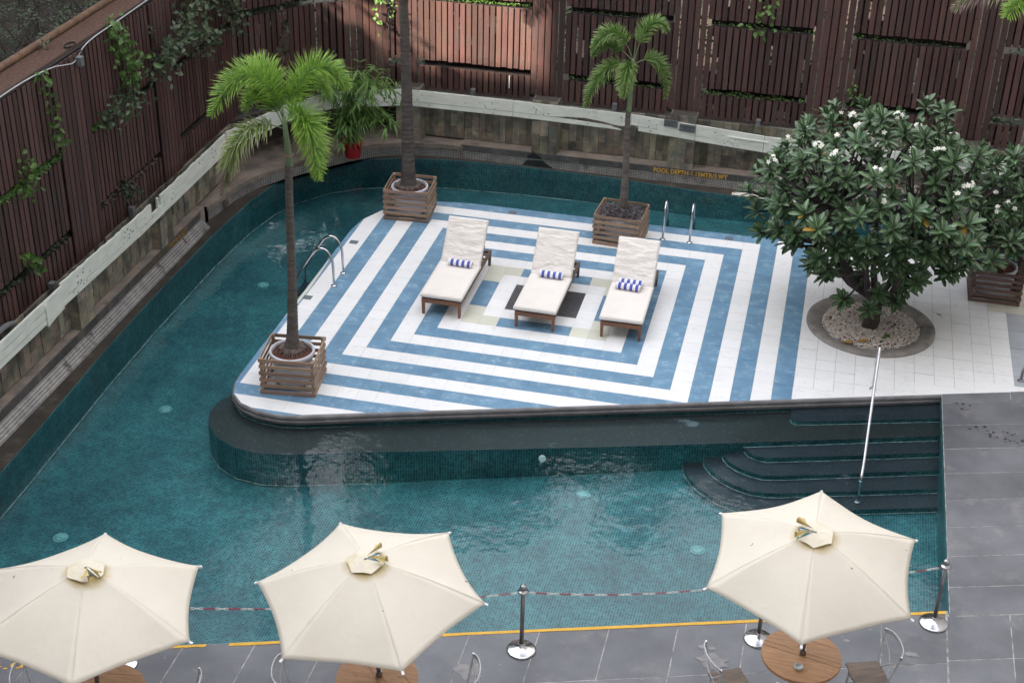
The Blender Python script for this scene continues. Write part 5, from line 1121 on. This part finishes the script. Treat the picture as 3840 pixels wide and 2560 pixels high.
# ================================================================ UMBRELLAS, TABLES, CHAIRS
def umbrella(label,p,hole,seed):
    cx,cy,z,r,a0,tx,ty,h=p; n=V((tx,ty,1)).normalized(); e1=(V((1,0,0))-n*n.x).normalized(); e2=n.cross(e1); base=V((cx,cy,z))-n*(z/n.z)
    t=thing('patio_umbrella',label,'umbrella',base,0,'cream umbrellas along the near pool edge'); t.rotation_euler=Matrix(((e1.x,e2.x,n.x),(e1.y,e2.y,n.y),(e1.z,e2.z,n.z))).to_euler()
    zc=(V((cx,cy,z))-base).length; rnd=random.Random(seed)
    prof=lambda q:h*(1-q)+.035*math.sin(math.pi*q)
    vent=.105
    for i in range(6):
        A0=a0-i*math.pi/3; A1=A0-math.pi/3; b=MB(); vs=[];nu=18;nv=16
        v0=vent if (i not in hole or hole==[2]) else .17
        for u in range(nu+1):
            q=v0+(1-v0)*u/nu
            for v in range(nv+1):
                s=v/nv; P=V((math.cos(A0),math.sin(A0)))*(1-s)+V((math.cos(A1),math.sin(A1)))*s; k_=1-.050*4*s*(1-s)*q**2; P=P*q*r*k_
                vs.append((P.x,P.y,prof(q)-.030*4*s*(1-s)*q-.004*math.sin(s*9+seed)*q))
        fs=[(u*(nv+1)+v,(u+1)*(nv+1)+v,(u+1)*(nv+1)+v+1,u*(nv+1)+v+1) for u in range(nu) for v in range(nv)]
        b.add(vs,fs); o=b.build('canopy_panel','canvas',t,smooth=True,loc=(0,0,zc)); md=o.modifiers.new('thickness','SOLIDIFY'); md.thickness=.004
        b=MB(); P=[(r*q*math.cos(A0),r*q*math.sin(A0),prof(q)-.016) for q in (.03,.3,.6,.8,1.0)]; 
        for a_,c_ in zip(P,P[1:]): b.bar(a_,c_,.018,.014)
        b.build('rib','white_plastic',t,loc=(0,0,zc))
        b=MB(); b.bar((r*.5*math.cos(A0),r*.5*math.sin(A0),prof(.5)-.02),(.03*math.cos(A0),.03*math.sin(A0),-.12),.014,.012); b.build('stretcher','white_plastic',t,loc=(0,0,zc))
        MB().box((0,0,0),(.045,.026,.022)).build('rib_tip','white_plastic',t,loc=(r*1.008*math.cos(A0),r*1.008*math.sin(A0),zc+prof(1)-.016)).rotation_euler=(0,R(18),A0)
        b=MB(); b.tube([(r*q*math.cos(A0),r*q*math.sin(A0),prof(q)+.0035) for q in (.17,.4,.6,.8,.995)],.0032,4,False); b.build('seam','canvas',t,loc=(0,0,zc))
    MB().lathe([(.024,0),(.024,zc+h-.07)],16).build('pole','pole',t,smooth=True)
    MB().lathe([(.05,0),(.05,.05),(.03,.06)],16).build('hub','white_plastic',t,loc=(0,0,zc+h-.115)); MB().lathe([(.036,0),(.036,.07)],16).build('sleeve','steel_dull',t,loc=(0,0,.76))
    # wind vent cap with a torn open wedge whose edges curl back
    b=MB(); nu,nv=6,30; open_w=1.05 if len(hole)>1 else .55; mid=a0-(hole[0]+.5)*math.pi/3; zt=h-.012
    def capz(rr): return zt+.022-.30*rr*.8
    vs=[]
    for u in range(nu+1):
        q=u/nu
        for v in range(nv+1):
            A=mid-open_w/2-(2*math.pi-open_w)*v/nv; af=((A-a0)%(math.pi/3))-math.pi/6; rr=.015+.185*q*math.cos(math.pi/6)/math.cos(af)
            vs.append((rr*math.cos(A),rr*math.sin(A),capz(rr)+.005*q*math.sin(v*.9+seed)+.008*q))
    b.add(vs,[(u*(nv+1)+v,u*(nv+1)+v+1,(u+1)*(nv+1)+v+1,(u+1)*(nv+1)+v) for u in range(nu) for v in range(nv)])
    b.build('vent_cap','cap_canvas',t,smooth=True,loc=(0,0,zc))
    for sg,amt in ((-1,1.0),(1,.75)):
        b=MB(); vs=[]; nu,nv=6,10
        for u in range(nu+1):
            q=u/nu
            for v in range(nv+1):
                w=v/nv; wid=(.15+.62*q)*amt; A=mid+sg*(open_w/2)+sg*(-.16*math.sin(w*math.pi*.55)+wid*max(0,w-.28)); rr=.02+.215*q*(1-.12*w)
                vs.append((rr*math.cos(A),rr*math.sin(A),capz(rr)+.034+(.075*q)*math.sin(min(1,w*1.25)*math.pi*.86)+.010*q))
        b.add(vs,[(u*(nv+1)+v,u*(nv+1)+v+1,(u+1)*(nv+1)+v+1,(u+1)*(nv+1)+v) for u in range(nu) for v in range(nv)])
        b.build('curled_flap','flap_under',t,smooth=True,loc=(0,0,zc))
    return t
umbrella('right cream umbrella over the round wooden table with the glass ashtray',(4.62,-8.66,2.08,1.18,1.55,-.04,-.09,.43),[4,5],3)
umbrella('middle cream umbrella with a torn open vent at its top',(.25,-10.09,1.92,1.2,5.29-math.pi,-.05,-.05,.44),[1,0],7)
umbrella('left cream umbrella cut off by the picture edge',(-2.43,-10.94,1.88,1.2,5.05-math.pi,.03,.03,.46),[2],12)
def table(label,loc,rz):
    t=thing('round_table',label,'table',loc,rz,'round plank tables under the umbrellas'); r=.435; cuts=[-.5,-.02,.05,.27,.5] ; n=48
    circ=[(r*math.cos(2*math.pi*i/n),r*math.sin(2*math.pi*i/n)) for i in range(n)]
    for a,c in zip(cuts,cuts[1:]):
        p=clip([(-1,a+.0025),(1,a+.0025),(1,c-.0025),(-1,c-.0025)],circ)
        if len(p)>2: b=MB(); b.prism(p,.715,.752+random.uniform(-.001,.001)); b.build('plank','table_wood',t)
    MB().box((0,0,.703),(.7,.08,.022)).build('batten','table_wood',t)
    for k_ in range(4):
        a=R(45+90*k_); q=V((math.cos(a),math.sin(a),0)); b=MB(); b.tube(spline([q*.10+V((0,0,.70)),q*.12+V((0,0,.4)),q*.22+V((0,0,.12)),q*.36+V((0,0,.02)),q*.38+V((0,0,.012))],4),.014,8); b.build('leg','white_metal',t,smooth=True)
    return t
table('round plank table under the right umbrella with a glass ashtray on it',(4.66,-8.56,0),R(-12)); table('round table under the middle umbrella, only its edges showing',(.29,-10.05,0),R(-50)); table('round table under the left umbrella at the picture bottom',(-2.40,-10.98,0),R(10))
t=thing('glass_ashtray','round clear glass ashtray on the right hand table','ashtray',(4.64,-8.78,.753)); MB().lathe([(.040,0),(.050,.008),(.052,.030),(.044,.032),(.038,.012),(.0,.009)],22,cap=False).build('bowl','glassy',t,smooth=True)
def chair(label,loc,rz):
    t=thing('bistro_chair',label,'chair',loc,rz,'white metal bistro chairs'); 
    for a,c in((-.19,-.065),(-.062,.062),(.065,.19)): MB().bbox(a,c,-.19 if a<-.1 or c>.1 else -.2,.19,.445,.463).build('seat_plank','chair_wood',t)
    b=MB(); b.tube([(.185*math.cos(q),.185*math.sin(q),.435) for q in [i*.393 for i in range(16)]],.011,6,closed=True); b.build('seat_ring','white_metal',t,smooth=True)
    for s in(-1,1):
        b=MB(); b.tube(spline([(s*.17,-.17,0),(s*.155,-.155,.25),(s*.14,-.14,.44)],4),.013,8); b.build('front_leg','white_metal',t,smooth=True)
        b=MB(); b.tube(spline([(s*.19,.24,0),(s*.17,.19,.25),(s*.165,.17,.45),(s*.20,.20,.66),(s*.235,.235,.865)],5),.012,8); b.build('rear_leg','white_metal',t,smooth=True)
        b=MB(); b.tube(spline([(s*.225,.228,.80),(s*.10,.25,.66),(-s*.02,.225,.56),(-s*.10,.185,.46)],5),.008,6); b.build('cross_strap','white_metal',t,smooth=True)
        b=MB(); b.tube(spline([(s*.16,-.15,.20),(s*.165,.05,.22),(s*.175,.20,.24)],4),.007,6); b.build('side_stretcher','white_metal',t,smooth=True)
    b=MB(); P=spline([(-.24,.235,.86),(-.15,.285,.875),(0,.305,.88),(.15,.285,.875),(.24,.235,.86)],5)
    for a_,c_ in zip(P,P[1:]): b.bar(a_,c_,.012,.055)
    b.build('top_rail','white_metal',t)
    for s in(-1,1): MB().lathe([(.012,-.03),(.018,.0),(.012,.012)],10).build('bolt','steel',t,loc=(s*.235,.235,.875))
    return t
def chair_at(label,bx,by,nx,ny):
    L=math.hypot(nx,ny);nx/=L;ny/=L; chair(label,(bx-nx*.27,by-ny*.27,0),math.atan2(ny,nx)-math.pi/2)
chair_at('bistro chair right of the table under the right umbrella',5.66,-8.25,.936,.35)
chair_at('bistro chair left of the table under the right umbrella',3.70,-8.98,-.894,-.447)
chair_at('bistro chair right of the middle umbrella, only its back showing',1.32,-9.80,.95,.25)
chair_at('bistro chair at the left lower corner of the middle umbrella',-.74,-10.32,-.97,-.2)
chair_at('bistro chair cut off at the bottom left under the left umbrella',-3.34,-11.08,-.95,-.3)
chair_at('bistro chair between the left and middle umbrellas, only its top showing',-1.45,-10.76,.95,.1)

# ================================================================ VINES, SLOT PLANTS, SHRUBS
def vine(label,pts,spread,n,ls,mat='vine_leaf',hang=True,loc=None,cat='vine',name='climbing_vine'):
    L0=V(pts[0]); t=thing(name,label,cat,L0); P=spline(pts,6); b=MB(); b.tube([p-L0 for p in P],.006,4,False)
    lb=MB()
    for k_ in range(n):
        p=random.choice(P)+V((random.gauss(0,spread),random.gauss(0,spread),random.gauss(0,spread))); p+= (CAM-p).normalized()*random.uniform(0,.08)
        if k_%6==0: b.tube([random.choice(P)-L0,p-L0],.003,3,False)
        d=rdir(-.9,.2); leaf(lb,p-L0,d,(CAM-p).normalized()+rdir()*.7,ls*random.uniform(.6,1.2),ls*random.uniform(.5,.85),.2,3,'heart')
    b.build('stem','twig',t); tag(lb.build('leaves',mat,t),kind='stuff'); return t
X=-6.86
vine('green creeper hanging over the left fence top beside the cable',[(X,-.9,4.35),(X+.03,-.75,4.0),(X+.05,-.5,3.7),(X+.03,-.6,3.35)],.13,170,.11)
vine('thin hanging creeper with one yellow leaf on the left fence',[(X,-3.1,4.3),(X+.03,-3.0,3.9),(X+.04,-2.95,3.4),(X+.03,-2.9,3.1)],.05,70,.085)
vine('creeper clump over the left fence slot near the picture edge',[(X,-3.85,3.3),(X+.03,-3.8,3.05),(X+.02,-3.95,2.8)],.08,60,.09)
vine('dusty shrub branch drooping over the left fence near the corner',[(X+.05,.3,3.3),(X+.15,.6,3.4),(X+.25,1.1,3.6),(X+.25,1.7,3.5),(X+.2,2.2,3.1)],.15,420,.10,'shrub_leaf',cat='shrub',name='shrub_branch')
vine('dusty shrub branch high in the left corner',[(X+.1,1.6,3.9),(X+.2,2.1,4.1),(X+.25,2.6,4.0),(X+.2,3.1,3.7),(X+.2,3.3,3.1)],.15,430,.105,'shrub_leaf',cat='shrub',name='shrub_branch')
vine('dusty twigs hanging below the upper left fence slot',[(X+.05,-1.5,3.0),(X+.1,-1.0,3.1),(X+.1,-.6,3.15)],.12,180,.09,'shrub_leaf',cat='shrub',name='shrub_branch')
vine('single green creeper in the lower left fence slot',[(X,-4.2,1.95),(X+.03,-4.05,1.8),(X+.02,-3.95,1.6)],.06,34,.11)
vine('dark leafy clump at the lower slot of the left fence',[(X,-1.1,1.75),(X+.05,-1.0,1.6),(X+.05,-.9,1.45)],.08,90,.07,'dark_leaf')
vine('sunlit heart leaved vine on the sunny fence behind the left palm',[(-4.66,5.72,3.6),(-4.66,5.70,3.0),(-4.70,5.70,2.5)],.05,22,.10)
vine('short vine hanging over the sunny corner of the back fence',[(-4.45,5.86,3.7),(-4.42,5.84,3.1),(-4.4,5.84,2.7)],.04,50,.06)
vine('creeper hanging from the corner fence slot',[(-6.2,4.45,3.05),(-6.15,4.4,2.6),(-6.2,4.45,2.3)],.05,40,.08,'dark_leaf')
vine('leafy vine hanging over the upper slot of the back fence',[(2.6,5.95,3.9),(2.85,5.95,3.5),(2.75,5.95,3.15)],.13,60,.11)
vine('small creeper on the fence above the plumeria',[(4.55,6.0,2.1),(4.6,5.98,1.85)],.06,26,.07)
vine('leafy creeper tuft just above the plumeria flowers',[(5.1,5.95,1.7),(5.05,5.9,1.4)],.1,60,.08)
def slotgreen(label,p0,u,s0,s1,z,n,mat='vine_leaf',h=.07,ls=.06):
    p0=V((*p0,0));u=V((*u,0)).normalized(); q=p0+u*(s0+s1)/2; t=thing('slot_plants',label,'plants',(q.x,q.y,z)); b=MB()
    for k_ in range(n):
        s=random.uniform(s0,s1)-(s0+s1)/2; cl=.4+.6*abs(math.sin(s*5+s0)); nn=V((u.y,-u.x,0)); leaf(b,u*s+nn*random.uniform(-.08,.03)+V((0,0,random.uniform(0,h)*cl)),rdir(-.2,.9),(0,-.3,1),ls*random.uniform(.5,1.1),ls*.6,.3,2,'heart')
    tag(b.build('leaves',mat,t),kind='stuff')
slotgreen('bright ground ivy filling the upper slot of the left fence near the picture edge',(-6.95,-7.2),(0,1),2.3,4.45,2.88,900)
slotgreen('dusty ivy in the upper middle slot of the left fence',(-6.95,-7.2),(0,1),5.4,6.6,2.88,420,h=.12)
slotgreen('ivy in the lower near slot of the left fence',(-6.95,-7.2),(0,1),2.3,4.3,1.60,420,'dark_leaf')
slotgreen('sparse litter plants in the lower middle slot of the left fence',(-6.95,-7.2),(0,1),5.5,7.5,1.59,160,'palm_dry')
slotgreen('sunlit weeds along the upper slot of the back fence left of the small palm',(-4.30,6.07),(1,0),.4,2.6,3.03,260,h=.06,ls=.05)
slotgreen('weeds in the upper slot of the back fence behind the small palm',(-4.30,6.07),(1,0),3.4,5.3,3.02,60,'vine_leaf',ls=.045)
slotgreen('weeds in the upper slot of the back fence above the orange cloth',(-4.30,6.07),(1,0),6.1,8.0,3.02,80,'vine_leaf',ls=.06)
slotgreen('weeds in the upper right slot of the back fence',(-4.30,6.07),(1,0),8.8,10.8,3.02,80,'vine_leaf',ls=.05)
slotgreen('weeds in the lower slot of the back fence',(-4.30,6.07),(1,0),3.4,5.3,1.66,70,'vine_leaf',ls=.07)
slotgreen('weeds in the lower slot of the back fence left of the plumeria',(-4.30,6.07),(1,0),6.1,8.0,1.66,110,'vine_leaf',ls=.07)
slotgreen('dusty weeds in the corner fence slot',(-6.95,3.75),(1.15,1.45),.1,1.7,3.02,400,'dark_leaf',h=.12)

# undergrowth beyond the left fence
b=MB(); tw=MB(); gl=MB()
for k_ in range(300):
    x=random.uniform(-12.5,-7.9);y=random.uniform(-6,7); p=V((x,y,3.5)); 
    for j in range(3):
        q=p+V((random.gauss(0,.5),random.gauss(0,.5),random.uniform(.25,.95))); m0=(p+q)/2+V((random.gauss(0,.15),random.gauss(0,.15),.1)); tw.tube(spline([p,m0,q],3),[.009,.009,.008,.007,.005,.004,.003],3,False)
        if random.random()<.7:
            for l in range(random.randint(8,20)): leaf(gl,q+rdir()*random.uniform(0,.13),rdir(-.3,.8),(0,0,1),random.uniform(.05,.10),.035,.2,2,'lance')
for k_ in range(9000):
    leaf(b,V((random.uniform(-12.5,-7.6),random.uniform(-6,7),3.56+abs(random.gauss(0,.12)))),rdir(-.2,.5),(0,0,1),random.uniform(.04,.09),.03,.2,2,'lance')
tag(gl.build('shrub_clumps','shrub_leaf'),'grey green leaf clumps on the shrubs beyond the left fence','shrubs',kind='stuff')
tag(b.build('undergrowth','dark_leaf'),'dark leafy undergrowth beyond the left fence','undergrowth',kind='stuff'); tag(tw.build('bare_twigs','twig'),'tangle of bare twigs beyond the left fence','twigs',kind='stuff')
# foliage behind the back fence
b=MB()
for k_ in range(9000):
    x=random.uniform(-8,12); y=6.9+abs(random.gauss(0,1.6)); z=.6+random.random()**1.6*3.6
    if math.sin(x*2.1)+math.sin(y*3+x)>.9: continue
    quadleaf(b,(x,y,z),rdir(-.5,.6),rdir(),random.uniform(.12,.26),random.uniform(.06,.11))
tag(b.build('hedge_foliage','tree_leaf'),'sunlit foliage glimpsed between the slats behind the back fence','foliage',kind='stuff')
def tree(label,loc,h,r,n,seed,ls=.36):
    rnd=random.Random(seed); t=thing('garden_tree',label,'tree',loc,0,'trees beyond the fence'); b=MB(); b.tube(spline([(0,0,0),(rnd.uniform(-.2,.2),0,h*.3),(rnd.uniform(-.4,.4),.2,h*.6),(0,0,h*.85)],4),[.22*(1-.06*i) for i in range(13)],8)
    cl=[]
    for k_ in range(22):
        d=V((rnd.gauss(0,1),rnd.gauss(0,1),rnd.gauss(0,.8))).normalized(); c=V((0,0,h*.68))+V((d.x*r,d.y*r,d.z*h*.30))*rnd.uniform(.4,1); cl.append((c,rnd.uniform(.5,1.0)*r*.42))
        b.tube([(0,0,h*.45),(c.x*.5,c.y*.5,c.z*.85),c],[.08,.05,.02],5,False)
    b.build('trunk','tree_bark',t)
    lb=MB()
    for k_ in range(n):
        c,rr=cl[rnd.randrange(len(cl))]; d=V((rnd.gauss(0,1),rnd.gauss(0,1),rnd.gauss(0,.8)))*.5; p=c+d*rr; quadleaf(lb,p,rdir(-.6,.6),rdir(),ls*(1+.45*rnd.random()),ls*.6)
    tag(lb.build('crown','tree_leaf',t),kind='stuff')
tree('unseen leafy tree beyond the left fence, added to dapple the back fence',(-11.0,.8,3.5),4.7,2.4,1300,12,.18)  # out of view, added for leaf shadows on the sunlit fence
tree('leafy garden tree just beyond the left corner of the fence',(-9.5,9.5,.5),11.5,4.0,7500,1)
tree('tall garden tree beyond the fence left of the tall palm',(-4.6,12.5,.5),14.5,3.8,8500,2)
tree('dense garden tree beyond the fence right of the tall palm',(-.3,14.0,.5),13.5,3.6,8500,9)
tree('garden tree beyond the fence behind the small palm',(4.0,12.3,.5),12.0,3.6,7500,4)
tree('garden tree beyond the fence behind the plumeria',(10.0,12.0,.5),12.5,4.0,7500,5)
tree('garden tree rising from the bank beyond the left fence',(-12.5,2.0,3.5),8.0,3.9,7500,6)
tree('garden tree further along the bank on the left',(-13.0,-6.5,3.5),7.5,3.9,7500,7)
tree('unseen tree added on the bank nearest the hotel to shade the left fence',(-13.5,-14.5,3.5),7.5,3.9,5500,8)  # out of view, added with the denser bank trees to darken the left fence

# ================================================================ HOTEL BEHIND THE CAMERA, ADDED SHADE BLOCK
ht=structure(MB().bbox(-21.7,42,-34,-23.2,-1.2,44).build('hotel_building','hotel'))
structure(MB().bbox(-60,-21.7,-34,-23.2,-1.2,26.9).build('hotel_sun_gap','hotel'))  # unseen; roof step shaped so sun reaches only the back fence's upper left
structure(MB().bbox(14.5,32,-23.0,24,-1.2,24).build('added_shade_block','hotel'))  # unseen block added on the right to darken the left fence
b=MB()
for i in range(-14,10):
    for j in range(1,13):
        if i<-4 and j>6: continue
        x=i*4.0+2;z=j*3.4; b.bbox(x-1.1,x+1.1,-23.22,-23.15,z,z+1.7)
b.build('windows','window',ht)
